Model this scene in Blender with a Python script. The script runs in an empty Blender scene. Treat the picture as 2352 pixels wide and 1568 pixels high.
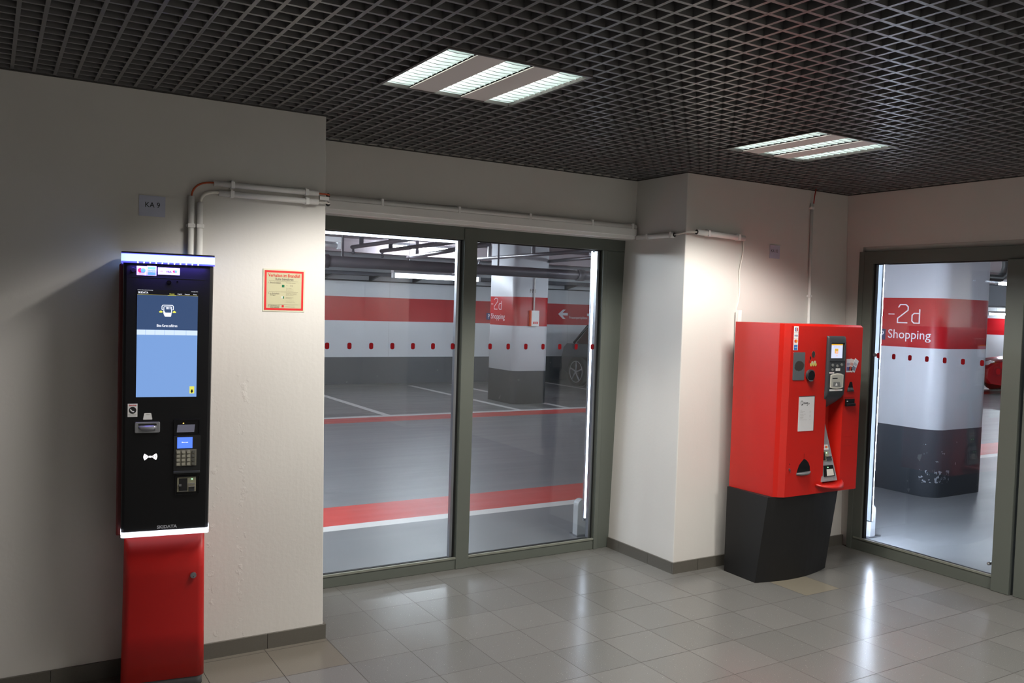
import bpy, math, random
from math import sin, cos, pi, radians as RAD
from mathutils import Vector, Matrix, noise
random.seed(7)
sc = bpy.context.scene
C = sc.collection
# ------------------------------------------------------------------ camera
cd = bpy.data.cameras.new('camera'); cam = bpy.data.objects.new('camera', cd); C.objects.link(cam)
cd.sensor_width = 36; cd.lens = 1981.0 / 2352 * 36; cd.clip_start = .05; cd.clip_end = 200
cam.matrix_world = Matrix(((0.85416462, -0.00597012, -0.51996842, 0.0),
                           (-0.5190713, 0.050032, -0.85326536, 0.0),
                           (0.03110916, 0.99872977, 0.03963664, 1.7115),
                           (0, 0, 0, 1)))
sc.camera = cam
w = bpy.data.worlds.new('world'); sc.world = w; w.use_nodes = True
w.node_tree.nodes['Background'].inputs[0].default_value = (.01, .01, .012, 1)
w.node_tree.nodes['Background'].inputs[1].default_value = 1.0
sc.view_settings.view_transform = 'Standard'; sc.view_settings.look = 'None'
sc.view_settings.exposure = 0.1; sc.view_settings.gamma = 1; sc.view_settings.use_curve_mapping = False

# light levels
P_TROUGH = 12.6     # W per lobby trough
E_TUBE = 8.0       # lobby tube emission
E_GTUBE = 112.0      # garage tube emission
E_LEDS = 200.0      # the same lights seen from the garage
E_LED = 9.0         # strip lights outside the doors
COL_LOBBY = (1.0, .955, .90)
COL_GAR = (.82, .90, 1.0)
COL_LED = (.74, .82, 1.0)

# ------------------------------------------------------------------ measures
H = 2.634
A, B, CC, D = 4.19, 4.80, 4.268, 5.538       # left wall front, lintel, right wall front (y); right wall (x)
EX, GX = 1.440, 3.93                          # corners of the door recess
A0, A1, EX0, EX1 = 4.172, 4.196, 1.470, 1.436 # the old walls lean a little: values at the floor and at the ceiling
C0, C1, GX0, GX1 = 4.205, 4.285, 3.852, 3.925
XL, YB = -1.7, -2.7                           # left and back walls
YO, XO = 5.03, 5.62                           # outer faces towards the garage
DT = 2.20                                     # door head

# ------------------------------------------------------------------ materials
def lin(c):
    return tuple(((v/255+.055)/1.055)**2.4 if v/255 > .04045 else v/255/12.92 for v in c) + (1,)
MATS = {}
def mat(name, rgb, rough=.6, metal=0, emit=None, es=0, bump=0, bscale=40, mottle=0, mscale=6, spec=None, coat=0):
    if name in MATS: return MATS[name]
    m = bpy.data.materials.new(name); m.use_nodes = True; nt = m.node_tree; b = nt.nodes['Principled BSDF']
    c = lin(rgb)
    b.inputs['Base Color'].default_value = c; b.inputs['Roughness'].default_value = rough; b.inputs['Metallic'].default_value = metal
    if spec is not None: b.inputs['Specular IOR Level'].default_value = spec
    if coat: b.inputs['Coat Weight'].default_value = coat; b.inputs['Coat Roughness'].default_value = .1
    if emit:
        b.inputs['Emission Color'].default_value = (*emit, 1); b.inputs['Emission Strength'].default_value = es
    if bump or mottle:
        tc = nt.nodes.new('ShaderNodeTexCoord')
    if bump:
        n = nt.nodes.new('ShaderNodeTexNoise'); n.inputs['Scale'].default_value = bscale; n.inputs['Detail'].default_value = 5
        bp = nt.nodes.new('ShaderNodeBump'); bp.inputs['Strength'].default_value = bump; bp.inputs['Distance'].default_value = .01
        nt.links.new(tc.outputs['Object'], n.inputs['Vector']); nt.links.new(n.outputs[0], bp.inputs['Height']); nt.links.new(bp.outputs[0], b.inputs['Normal'])
    if mottle:
        n2 = nt.nodes.new('ShaderNodeTexNoise'); n2.inputs['Scale'].default_value = mscale; n2.inputs['Detail'].default_value = 4
        mx = nt.nodes.new('ShaderNodeMix'); mx.data_type = 'RGBA'
        mx.inputs[6].default_value = tuple(v*(1-mottle) for v in c[:3])+(1,); mx.inputs[7].default_value = tuple(min(1, v*(1+mottle)) for v in c[:3])+(1,)
        nt.links.new(tc.outputs['Object'], n2.inputs['Vector']); nt.links.new(n2.outputs[0], mx.inputs[0]); nt.links.new(mx.outputs[2], b.inputs['Base Color'])
    MATS[name] = m; return m

class NT:
    """small node helper"""
    def __init__(s, name):
        s.m = bpy.data.materials.new(name); s.m.use_nodes = True; s.t = s.m.node_tree; s.b = s.t.nodes['Principled BSDF']
        MATS[name] = s.m
        g = s.t.nodes.new('ShaderNodeNewGeometry'); sp = s.t.nodes.new('ShaderNodeSeparateXYZ')
        s.t.links.new(g.outputs['Position'], sp.inputs[0]); s.x, s.y, s.z = sp.outputs; s.pos = g.outputs['Position']
    def lk(s, v, i):
        if isinstance(v, (int, float)): i.default_value = v
        elif isinstance(v, tuple): i.default_value = v
        else: s.t.links.new(v, i)
    def ma(s, op, a, b=0., c=0.):
        n = s.t.nodes.new('ShaderNodeMath'); n.operation = op
        s.lk(a, n.inputs[0]); s.lk(b, n.inputs[1]); s.lk(c, n.inputs[2]); return n.outputs[0]
    def band(s, v, lo, hi): return s.ma('MULTIPLY', s.ma('GREATER_THAN', v, lo), s.ma('LESS_THAN', v, hi))
    def mix(s, f, a, b):
        n = s.t.nodes.new('ShaderNodeMix'); n.data_type = 'RGBA'; s.lk(f, n.inputs[0]); s.lk(a, n.inputs[6]); s.lk(b, n.inputs[7]); return n.outputs[2]
    def noise(s, scale, detail=3, vec=None):
        n = s.t.nodes.new('ShaderNodeTexNoise'); n.inputs['Scale'].default_value = scale; n.inputs['Detail'].default_value = detail
        s.t.links.new(vec or s.pos, n.inputs['Vector']); return n.outputs[0]
    def out(s, col, rough=.5): s.lk(col, s.b.inputs['Base Color']); s.lk(rough, s.b.inputs['Roughness'])
    def bump(s, h, st=.3, dist=.01):
        n = s.t.nodes.new('ShaderNodeBump'); n.inputs['Strength'].default_value = st; n.inputs['Distance'].default_value = dist
        s.lk(h, n.inputs['Height']); s.t.links.new(n.outputs[0], s.b.inputs['Normal'])

def wall_material():
    n = NT('wall_paint')
    big = n.noise(1.3, 4); fine = n.noise(55, 6)
    # trowel ridges and dents, a few run vertically
    mp = n.t.nodes.new('ShaderNodeMapping'); mp.inputs['Scale'].default_value = (14, 14, 2.2); n.t.links.new(n.pos, mp.inputs['Vector'])
    rid = n.noise(1.4, 8, mp.outputs[0])
    rd = n.ma('MULTIPLY', n.ma('GREATER_THAN', rid, .63), .8)
    n.out(n.mix(big, lin((205, 202, 196)), lin((214, 212, 207))), .62)
    # two vertical runs of chipped, flaking plaster on the kiosk wall
    crk = n.noise(26, 9); crk2 = n.noise(9, 3)
    m1 = n.ma('MULTIPLY', n.band(n.ma('ADD', n.x, n.ma('MULTIPLY', crk2, .10)), 1.080, 1.118), n.band(n.z, .08, 1.35))
    m2 = n.ma('MULTIPLY', n.band(n.ma('ADD', n.x, n.ma('MULTIPLY', crk2, .12)), .960, .992), n.band(n.z, .08, 1.25))
    chip = n.ma('MULTIPLY', n.ma('ADD', m1, m2), n.ma('MULTIPLY', n.ma('GREATER_THAN', crk, .56), 22.))
    n.bump(n.ma('ADD', n.ma('ADD', fine, n.ma('MULTIPLY', big, 1.5)), n.ma('MULTIPLY', rid, 1.6)), .055, .012)
    b2 = n.t.nodes.new('ShaderNodeBump'); b2.inputs['Strength'].default_value = .32; b2.inputs['Distance'].default_value = .006
    mk = n.ma('MULTIPLY', n.ma('ADD', m1, m2), n.ma('MAXIMUM', 0., n.ma('MULTIPLY', n.ma('SUBTRACT', crk, .545), 5.)))
    n.lk(mk, b2.inputs['Height']); n.t.links.new(n.b.inputs['Normal'].links[0].from_socket, b2.inputs['Normal']); n.t.links.new(b2.outputs[0], n.b.inputs['Normal'])
    return n.m
def tile_material():
    n = NT('floor_tile')
    ts, tx, ty = 0.31352, 1.7964, 4.4417
    ux = n.ma('DIVIDE', n.ma('SUBTRACT', n.x, tx), ts); uy = n.ma('DIVIDE', n.ma('SUBTRACT', n.y, ty), ts)
    fx, fy = n.ma('FRACT', ux), n.ma('FRACT', uy)
    g = .0052
    ex = n.ma('MINIMUM', fx, n.ma('SUBTRACT', 1., fx)); ey = n.ma('MINIMUM', fy, n.ma('SUBTRACT', 1., fy))
    grout = n.ma('LESS_THAN', n.ma('MINIMUM', ex, ey), g)
    cell = n.t.nodes.new('ShaderNodeCombineXYZ'); n.lk(n.ma('FLOOR', ux), cell.inputs[0]); n.lk(n.ma('FLOOR', uy), cell.inputs[1])
    wn = n.t.nodes.new('ShaderNodeTexWhiteNoise'); n.t.links.new(cell.outputs[0], wn.inputs['Vector'])
    base = n.mix(wn.outputs['Value'], lin((101, 101, 98)), lin((110, 109, 106)))
    fine = n.noise(260, 2)
    base = n.mix(n.ma('MULTIPLY', n.ma('SUBTRACT', fine, .35), 1.2), base, lin((124, 122, 118)))
    vo = n.t.nodes.new('ShaderNodeTexVoronoi'); vo.inputs['Scale'].default_value = 95; n.t.links.new(n.pos, vo.inputs['Vector'])
    spk = n.ma('LESS_THAN', vo.outputs['Distance'], n.ma('ADD', .07, n.ma('MULTIPLY', fine, .14)))
    vsel = n.t.nodes.new('ShaderNodeSeparateColor'); n.t.links.new(vo.outputs['Color'], vsel.inputs[0])
    spk = n.ma('MULTIPLY', spk, n.ma('GREATER_THAN', vsel.outputs[0], .84))
    base = n.mix(spk, base, lin((152, 150, 145)))
    # the one plain replacement tile before the red machine, and smooth tiles by the left wall
    one = n.ma('MULTIPLY', n.band(n.x, tx+8*ts, tx+9*ts), n.band(n.y, ty-3*ts, ty-2*ts))
    base = n.mix(one, base, lin((126, 120, 106)))
    old = n.ma('MULTIPLY', n.ma('LESS_THAN', n.x, tx-ts*1.0), n.ma('GREATER_THAN', n.y, ty-2*ts))
    base = n.mix(old, base, n.mix(fine, lin((104, 99, 90)), lin((118, 113, 104))))
    base = n.mix(grout, base, lin((52, 49, 44)))
    big = n.noise(2.2, 4)
    rough = n.ma('ADD', n.ma('MULTIPLY', big, .16), n.ma('ADD', .14, n.ma('MULTIPLY', grout, .5)))
    n.out(base, rough)
    n.bump(n.ma('SUBTRACT', n.ma('MULTIPLY', fine, .12), grout), .25, .002)
    return n.m
def banded(name, zb, r0, r1):
    """garage paint: dark base, white, red belt, white"""
    n = NT(name)
    nz = n.noise(1.1, 5)
    white = n.mix(nz, lin((196, 198, 203)), lin((214, 216, 220)))
    dirt = n.ma('GREATER_THAN', n.noise(9, 7), .70)
    c = n.mix(n.ma('LESS_THAN', n.z, zb), white, lin((72, 76, 82)))
    c = n.mix(n.ma('MULTIPLY', dirt, n.ma('MULTIPLY', n.ma('LESS_THAN', n.z, zb), .35)), c, lin((150, 150, 150)))
    c = n.mix(n.band(n.z, r0, r1), c, lin((172, 15, 26)))
    j = n.ma('LESS_THAN', n.ma('FRACT', n.ma('DIVIDE', n.ma('ADD', n.x, .42), 1.55)), .004) if name == 'far_wall_paint' else 0.
    c = n.mix(n.ma('MULTIPLY', j, .35) if name == 'far_wall_paint' else 0., c, lin((70, 70, 74)))
    if name == 'near_column_paint':   # white scuffs low on the rounded corner
        sc1 = n.ma('MULTIPLY', n.band(n.z, .10, .60), n.ma('MULTIPLY', n.ma('LESS_THAN', n.x, 8.16), n.ma('LESS_THAN', n.y, 5.05)))
        low = n.ma('MULTIPLY', n.band(n.z, .14, .26), n.ma('LESS_THAN', n.x, 8.02))
        c = n.mix(n.ma('MULTIPLY', sc1, n.ma('GREATER_THAN', n.noise(24, 6), .68)), c, lin((170, 174, 182)))
        c = n.mix(n.ma('MULTIPLY', n.ma('MULTIPLY', sc1, low), n.ma('GREATER_THAN', n.noise(30, 6), .57)), c, lin((190, 194, 204)))
    n.out(c, .42); n.bump(n.noise(30, 5), .08)
    return n.m
def gfloor_material():
    n = NT('garage_floor_coating')
    big = n.noise(.7, 6); fine = n.noise(6, 8)
    mp = n.t.nodes.new('ShaderNodeMapping'); mp.inputs['Scale'].default_value = (.35, 3.0, 1); mp.inputs['Rotation'].default_value = (0, 0, .25); n.t.links.new(n.pos, mp.inputs['Vector'])
    streak = n.noise(2.2, 6, mp.outputs[0])
    c = n.mix(n.ma('ADD', n.ma('MULTIPLY', big, .5), n.ma('MULTIPLY', streak, .5)), lin((100, 102, 105)), lin((132, 135, 138)))
    c = n.mix(n.ma('GREATER_THAN', n.y, 12.3), c, n.mix(fine, lin((96, 98, 98)), lin((116, 118, 117))))
    red = n.mix(fine, lin((176, 52, 48)), lin((196, 72, 66))); wh = lin((206, 206, 204))
    c = n.mix(n.band(n.y, 6.27, 6.85), c, red); c = n.mix(n.band(n.y, 6.13, 6.27), c, wh)
    c = n.mix(n.band(n.y, 11.60, 12.08), c, red); c = n.mix(n.band(n.y, 12.08, 12.24), c, wh)
    for x0 in (.45, 2.85, 5.25, 7.62, 8.62, 11.05, 13.5):
        c = n.mix(n.ma('MULTIPLY', n.band(n.x, x0-.06, x0+.06), n.band(n.y, 12.1, 16.6)), c, wh)
    n.out(c, n.ma('ADD', .24, n.ma('MULTIPLY', streak, .22))); n.bump(fine, .06)
    return n.m
M_WALL = wall_material(); M_TILE = tile_material(); M_FAR = banded('far_wall_paint', .57, 1.33, 1.83)
M_COLA = banded('column_paint', .585, 1.385, 1.90); M_COLB = banded('near_column_paint', .655, 1.44, 1.925); M_GF = gfloor_material()
M_BASE = mat('skirting_tile', (92, 89, 82), .4, mottle=.12, mscale=120)
M_FRAME = mat('frame_paint', (90, 95, 88), .42, bump=.05, bscale=300)
M_SILL = mat('sill_paint', (122, 125, 114), .4)
M_GASKET = mat('gasket', (22, 23, 24), .5)
M_ALU = mat('aluminium', (150, 154, 160), .3, 1)
M_GRID = mat('grid_blade', (110, 109, 109), .36, .2)
M_PLENUM = mat('plenum_black', (14, 14, 15), .9)
M_PIPE = mat('white_conduit', (236, 235, 232), .4)
M_CABLE = mat('orange_cable', (178, 74, 32), .5)
M_WCABLE = mat('white_cable', (222, 219, 210), .5)
M_BLACK = mat('black_plastic', (11, 12, 15), .42, spec=.35)
M_DARK = mat('dark_grey_plastic', (58, 61, 65), .45)
M_REDM = mat('red_enamel', (188, 24, 12), .34, bump=.10, bscale=420, mottle=.02, coat=.25)
M_REDK = mat('red_powder_coat', (178, 14, 10), .42, bump=.03, bscale=500)
M_BASEM = mat('black_powder_coat', (13, 13, 14), .6, bump=.05, bscale=500)
M_STEEL = mat('brushed_steel', (168, 170, 174), .28, 1, bump=.05, bscale=200)
M_SATIN = mat('satin_steel', (172, 173, 178), .38, .45)
M_CHROME = mat('chrome', (210, 210, 212), .12, 1)
M_WHITE = mat('white_print', (232, 232, 230), .45)
M_INK = mat('black_ink', (24, 24, 26), .6)
M_GREYINK = mat('grey_ink', (116, 108, 96), .6)
M_REDINK = mat('red_print', (206, 32, 34), .45)
M_BLUEINK = mat('blue_print', (26, 110, 190), .45)
M_ORINK = mat('orange_print', (240, 140, 30), .45)
M_CREAM = mat('cream_print', (188, 184, 150), .4)
M_GREEN = mat('green_print', (16, 110, 70), .45)
M_BEIGE = mat('beige_plate', (150, 147, 126), .4)

def glass_material():
    m = bpy.data.materials.new('door_glass'); m.use_nodes = True; t = m.node_tree; t.nodes.clear()
    o = t.nodes.new('ShaderNodeOutputMaterial'); mx = t.nodes.new('ShaderNodeMixShader'); tr = t.nodes.new('ShaderNodeBsdfTransparent'); gl = t.nodes.new('ShaderNodeBsdfGlossy'); fr = t.nodes.new('ShaderNodeFresnel')
    
    gm = t.nodes.new('ShaderNodeNewGeometry'); mr = t.nodes.new('ShaderNodeMapRange'); mr.inputs[3].default_value = 1.52; mr.inputs[4].default_value = 1/1.52   # the far face of the pane mirrors like the near one
    t.links.new(gm.outputs['Backfacing'], mr.inputs[0]); t.links.new(mr.outputs[0], fr.inputs['IOR'])
    gl.inputs['Roughness'].default_value = .0; tr.inputs[0].default_value = (.955, .975, .972, 1)
    t.links.new(fr.outputs[0], mx.inputs[0]); t.links.new(tr.outputs[0], mx.inputs[1]); t.links.new(gl.outputs[0], mx.inputs[2]); t.links.new(mx.outputs[0], o.inputs[0])
    return m
M_GLASS = glass_material()

# ------------------------------------------------------------------ mesh helpers
class MB:
    def __init__(s): s.v = []; s.f = []; s.mi = []; s.sm = []
    def add(s, vs, fs, mi=0, smooth=False):
        o = len(s.v); s.v += [tuple(p) for p in vs]; s.f += [tuple(o+i for i in f) for f in fs]; s.mi += [mi]*len(fs); s.sm += [smooth]*len(fs); return s
    def box(s, x0, x1, y0, y1, z0, z1, mi=0):
        return s.add([(x0,y0,z0),(x1,y0,z0),(x1,y1,z0),(x0,y1,z0),(x0,y0,z1),(x1,y0,z1),(x1,y1,z1),(x0,y1,z1)],
                     [(0,3,2,1),(4,5,6,7),(0,1,5,4),(1,2,6,5),(2,3,7,6),(3,0,4,7)], mi)
    def rbox(s, x0, x1, y0, y1, z0, z1, r=.005, seg=3, axis='y', mi=0):
        """box whose outline (seen along axis) has rounded corners"""
        if axis == 'y': a0, a1, b0, b1, c0, c1 = x0, x1, z0, z1, y0, y1; P = lambda a, b, c: (a, c, b)
        elif axis == 'z': a0, a1, b0, b1, c0, c1 = x0, x1, y0, y1, z0, z1; P = lambda a, b, c: (a, b, c)
        else: a0, a1, b0, b1, c0, c1 = y0, y1, z0, z1, x0, x1; P = lambda a, b, c: (c, a, b)
        pts = []
        for (ca, cb, t0) in ((a1-r, b1-r, 0), (a0+r, b1-r, 90), (a0+r, b0+r, 180), (a1-r, b0+r, 270)):
            for k in range(seg+1):
                t = RAD(t0 + 90*k/seg); pts.append((ca+r*cos(t), cb+r*sin(t)))
        return s.prism(pts, c0, c1, P, mi)
    def prism(s, pts, c0, c1, P=None, mi=0, smooth=False):
        P = P or (lambda a, b, c: (a, b, c)); n = len(pts)
        vs = [P(a, b, c0) for a, b in pts] + [P(a, b, c1) for a, b in pts]
        s.add(vs, [tuple(range(n))[::-1], tuple(range(n, 2*n))], mi)
        return s.add(vs, [(i, (i+1) % n, n+(i+1) % n, n+i) for i in range(n)], mi, smooth)
    def loft(s, rings, mi=0, smooth=True, cap=True):
        n = len(rings[0]); vs = [p for r in rings for p in r]
        s.add(vs, [(k*n+i, k*n+(i+1) % n, (k+1)*n+(i+1) % n, (k+1)*n+i) for k in range(len(rings)-1) for i in range(n)], mi, smooth)
        if cap: s.add(rings[0], [tuple(range(n))[::-1]], mi); s.add(rings[-1], [tuple(range(n))], mi)
        return s
    def tube(s, pts, r, seg=10, mi=0, cap=True, smooth=True):
        pts = [Vector(p) for p in pts]; rings = []
        t = (pts[1]-pts[0]).normalized(); ref = Vector((0,0,1)) if abs(t.z) < .9 else Vector((1,0,0)); u = t.cross(ref).normalized()
        for i, p in enumerate(pts):
            if i == 0: d = pts[1]-pts[0]
            elif i == len(pts)-1: d = pts[-1]-pts[-2]
            else: d = (pts[i+1]-pts[i]).normalized() + (pts[i]-pts[i-1]).normalized()
            d.normalize(); u = (u - d*u.dot(d)).normalized(); w_ = d.cross(u)
            rings.append([tuple(p + (u*cos(2*pi*k/seg) + w_*sin(2*pi*k/seg))*r) for k in range(seg)])
        return s.loft(rings, mi, smooth, cap)
    def cyl(s, c, r, h, axis='z', seg=20, mi=0, r2=None):
        d = {'x': Vector((1,0,0)), 'y': Vector((0,1,0)), 'z': Vector((0,0,1))}[axis]; c = Vector(c); r2 = r if r2 is None else r2
        a = Vector((0,1,0)) if axis == 'x' else Vector((1,0,0)); b = d.cross(a)
        ring = lambda rr, q: [tuple(c + d*q + (a*cos(2*pi*k/seg)+b*sin(2*pi*k/seg))*rr) for k in range(seg)]
        return s.loft([ring(r, 0), ring(r2, h)], mi)
    def sphere(s, c, r, seg=12, rings=8, mi=0, sc_=(1,1,1)):
        vs = []; fs = []
        for i in range(rings+1):
            t = pi*i/rings
            for k in range(seg): vs.append((c[0]+r*sc_[0]*sin(t)*cos(2*pi*k/seg), c[1]+r*sc_[1]*sin(t)*sin(2*pi*k/seg), c[2]+r*sc_[2]*cos(t)))
        for i in range(rings):
            for k in range(seg): fs.append((i*seg+k, (i+1)*seg+k, (i+1)*seg+(k+1) % seg, i*seg+(k+1) % seg))
        return s.add(vs, fs, mi, True)
    def stroke(s, pts, wd, yc, th, mi=0, P=None):
        """flat line of width wd through 2-D points, mitred; laid out in the x-z plane at depth yc"""
        P = P or (lambda a, b, c: (a, c, b)); n = len(pts); L = []; R_ = []
        closed = pts[0] == pts[-1]
        for i in range(n):
            p = Vector(pts[i]); a = Vector(pts[i-1]) if i else (Vector(pts[-2]) if closed else None); b = Vector(pts[i+1]) if i < n-1 else (Vector(pts[1]) if closed else None)
            d1 = (p-a).normalized() if a is not None else None; d2 = (b-p).normalized() if b is not None else None
            n1 = Vector((-d1.y, d1.x)) if d1 is not None else None; n2 = Vector((-d2.y, d2.x)) if d2 is not None else None
            if n1 is None: q = n2
            elif n2 is None: q = n1
            else: q = (n1+n2).normalized(); q = q/max(.4, q.dot(n1))
            L.append(p+q*wd/2); R_.append(p-q*wd/2)
        for i in range(n-1):
            q = [L[i], L[i+1], R_[i+1], R_[i]]
            vs = [P(a.x, a.y, yc) for a in q] + [P(a.x, a.y, yc-th) for a in q]
            s.add(vs, [(0,1,2,3), (7,6,5,4), (0,4,5,1), (1,5,6,2), (2,6,7,3), (3,7,4,0)], mi)
        return s

def root_of(o):
    while o.parent: o = o.parent
    return o
def obj(name, mb, m, parent=None, world=False, bev=0, label=None, kind=None):
    me = bpy.data.meshes.new(name)
    vs = mb.v
    if world and parent is not None:
        l = root_of(parent).location; vs = [(x-l.x, y-l.y, z-l.z) for x, y, z in vs]
    me.from_pydata(vs, [], mb.f)
    for i, p in enumerate(me.polygons): p.material_index = mb.mi[i]; p.use_smooth = mb.sm[i]
    for mm in (m if isinstance(m, (list, tuple)) else [m]): me.materials.append(mm)
    me.validate(); me.update()
    import bmesh
    bm = bmesh.new(); bm.from_mesh(me); bmesh.ops.remove_doubles(bm, verts=bm.verts, dist=1e-6); bmesh.ops.recalc_face_normals(bm, faces=bm.faces); bm.to_mesh(me); bm.free()
    o = bpy.data.objects.new(name, me); C.objects.link(o)
    if parent is not None: o.parent = parent
    if bev:
        b = o.modifiers.new('bevel', 'BEVEL'); b.width = bev; b.segments = 2; b.limit_method = 'ANGLE'; b.angle_limit = RAD(40)
    if label: o['label'] = label
    if kind: o['kind'] = kind
    return o
def thing(name, label, cat, loc=(0,0,0), rz=0, group=None):
    o = bpy.data.objects.new(name, None); C.objects.link(o); o.empty_display_size = .1
    o.location = loc; o.rotation_euler = (0, 0, rz); o['label'] = label; o['category'] = cat
    if group: o['group'] = group
    return o
def tag(o, label, cat, group=None):
    o['label'] = label; o['category'] = cat
    if group: o['group'] = group
    return o
def struct(name, mb, m, **k):
    return obj(name, mb, m, kind='structure', **k)
def sroot(name, loc=(0,0,0)):
    o = bpy.data.objects.new(name, None); C.objects.link(o); o.location = loc; o['kind'] = 'structure'; return o
def text(s, name, x0, x1, z0, z1, m, parent, y=0., P=None, world=False, bold=0, thick=.0006):
    """lettering fitted into a rectangle of the x-z plane (P maps a, b, c to space)"""
    cu = bpy.data.curves.new('t', 'FONT'); cu.body = s; cu.resolution_u = 3; cu.offset = bold; cu.extrude = 0
    to = bpy.data.objects.new('t', cu); C.objects.link(to); bpy.context.view_layer.update()
    me = bpy.data.meshes.new_from_object(to.evaluated_get(bpy.context.evaluated_depsgraph_get()))
    bpy.data.objects.remove(to); bpy.data.curves.remove(cu)
    vs = [v.co.copy() for v in me.vertices]; fs = [tuple(p.vertices) for p in me.polygons]; bpy.data.meshes.remove(me)
    ax, bx = min(v.x for v in vs), max(v.x for v in vs); ay, by = min(v.y for v in vs), max(v.y for v in vs)
    P = P or (lambda a, b, c: (a, c, b)); mb = MB()
    mb.add([P(x0+(v.x-ax)/(bx-ax)*(x1-x0), z0+(v.y-ay)/max(1e-6, by-ay)*(z1-z0), y-thick) for v in vs], fs)
    return obj(name, mb, m, parent, world=world)

# ================================================================== SETTING
TH = .12
struct('floor', MB().box(XL, D+.0, YB, B-.02, -.05, 0).box(D, XO, 1.5, CC-.1, -.05, 0).box(EX-.05, GX+.05, B-.02, YO, -.05, 0), M_TILE)
# lobby walls
struct('wall_left', MB().box(XL-TH, XL, YB, A, 0, H+.45), M_WALL)
struct('wall_back', MB().box(XL-TH, D+TH, YB-TH, YB, 0, H+.45), M_WALL)
# the pillar that carries the kiosk, its reveal reaching back to the door
def lean(x0b, x1b, y0b, x0t, x1t, y0t, y1, zt):
    return MB().add([(x0b,y0b,0),(x1b,y0b,0),(x1b,y1,0),(x0b,y1,0),(x0t,y0t,zt),(x1t,y0t,zt),(x1t,y1,zt),(x0t,y1,zt)],
                    [(0,3,2,1),(4,5,6,7),(0,1,5,4),(1,2,6,5),(2,3,7,6),(3,0,4,7)])
struct('wall_front_left', lean(XL-TH, EX0, A0, XL-TH, EX1, A1, YO, H).box(XL-TH, EX1, A1, YO, H, H+.45), M_WALL, bev=.006)
struct('wall_above_door', MB().box(EX1, GX1, B, YO, 2.214, H+.45), M_WALL)
wfr = lean(GX0, D, C0, GX1, D, C1, YO, H).box(GX1, D, C1, YO, H, H+.45)
struct('wall_front_right', wfr, M_WALL, bev=.006)
struct('trim_3', MB().box(D, XO, CC-.135, YO, 0, H+.45), M_WALL)
struct('wall_right', MB().box(D, XO, 1.55, CC-.135, 2.236, H+.45).box(D+.022, XO, 1.55, CC-.135, DT, 2.236).box(D, XO, YB, 1.55, 0, H+.45), M_WALL)
struct('wall_back_right', MB().box(4.97, D, YB, -1.05, 0, H+.45), M_WALL)
# skirting tiles with joints
def skirting(name, p0, p1, nrm, seams):
    """tiles along p0->p1 standing on the floor, thickness towards nrm"""
    mb = MB(); p0 = Vector((*p0, 0)); p1 = Vector((*p1, 0)); d = (p1-p0); L = d.length; d.normalize(); n = Vector((*nrm, 0))*.012
    cuts = [0]+[s for s in seams if 0 < s < L]+[L]
    for a, b in zip(cuts, cuts[1:]):
        a_, b_ = p0+d*(a+.0012), p0+d*(b-.0012)
        q = [a_, b_, b_+n, a_+n]; h = .074
        mb.add([tuple(v) for v in q]+[(v.x, v.y, h) for v in q], [(0,3,2,1),(4,5,6,7),(0,1,5,4),(1,2,6,5),(2,3,7,6),(3,0,4,7)])
    return struct(name, mb, M_BASE)
ts = .3135
skirting('baseboard_front_left', (XL, A0), (EX0+.012, A0), (0, -1), [1.185+1.7-ts*k for k in range(9, -1, -1)])
skirting('baseboard_left_reveal', (EX0, A0), (EX0, 4.88), (1, 0), [.3])
skirting('baseboard_right_reveal', (GX0, C0), (GX0, 4.895), (-1, 0), [.24, .56])
skirting('baseboard_front_right', (GX0-.012, C0), (D, C0), (0, -1), [.22+ts*k for k in range(6)])
skirting('baseboard_left', (XL, YB), (XL, A-.012), (1, 0), [ts*k for k in range(1, 22)])

# ceiling of open cells; the black void above it
LIGHTS = [(1.397, 2.797), (3.505, 2.907)]; LS_X, LS_Y = .645, .64
HIDDEN = [(3.505, .30), (1.397, -1.6), (3.505, -1.9)]  # unseen fixtures added behind the camera to brighten the lobby by bounce
def grid():
    mb = MB(); zb, zt, hw = H, H+.045, .0068
    px, py, ox, oy = .0784, .0815, 2.042, 2.797
    holes = [(x, x+LS_X, y, y+LS_Y) for x, y in LIGHTS+HIDDEN]
    def cut(a, b, hs):
        segs = [(a, b)]
        for h0, h1 in hs:
            out = []
            for s0, s1 in segs:
                if h1 <= s0 or h0 >= s1: out.append((s0, s1)); continue
                if h0 > s0: out.append((s0, h0))
                if h1 < s1: out.append((h1, s1))
            segs = out
        return segs
    for k in range(-60, 60):
        x = ox+k*px
        if not XL+.01 < x < D-.005: continue
        ym = A1 if x < EX1 else (B if x < GX1 else C1)
        offs = ((-.0036, .0031), (.0036, .0031)) if k % 9 == 0 else ((0, hw),)
        for s0, s1 in cut(YB, ym, [(h[2], h[3]) for h in holes if h[0] < x < h[1]]):
            for o_, w_ in offs: mb.box(x+o_-w_, x+o_+w_, s0, s1, zb, zt)
    for k in range(-90, 40):
        y = oy+k*py
        if not YB+.01 < y < B-.005: continue
        x0, x1 = (XL, D) if y < A1 else ((EX1, D) if y < C1 else (EX1, GX1))
        offs = ((-.0036, .0031), (.0036, .0031)) if k % 9 == 0 else ((0, hw),)
        for s0, s1 in cut(x0, x1, [(h[0], h[1]) for h in holes if h[2] < y < h[3]]):
            for o_, w_ in offs: mb.box(s0, s1, y+o_-w_, y+o_+w_, zb+.0004, zt-.0004)
    return mb
struct('ceiling', grid(), M_GRID)
struct('ceiling_slab', MB().box(XL-TH, XO, YB-TH, YO, H+.45, H+.6), M_PLENUM)
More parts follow.
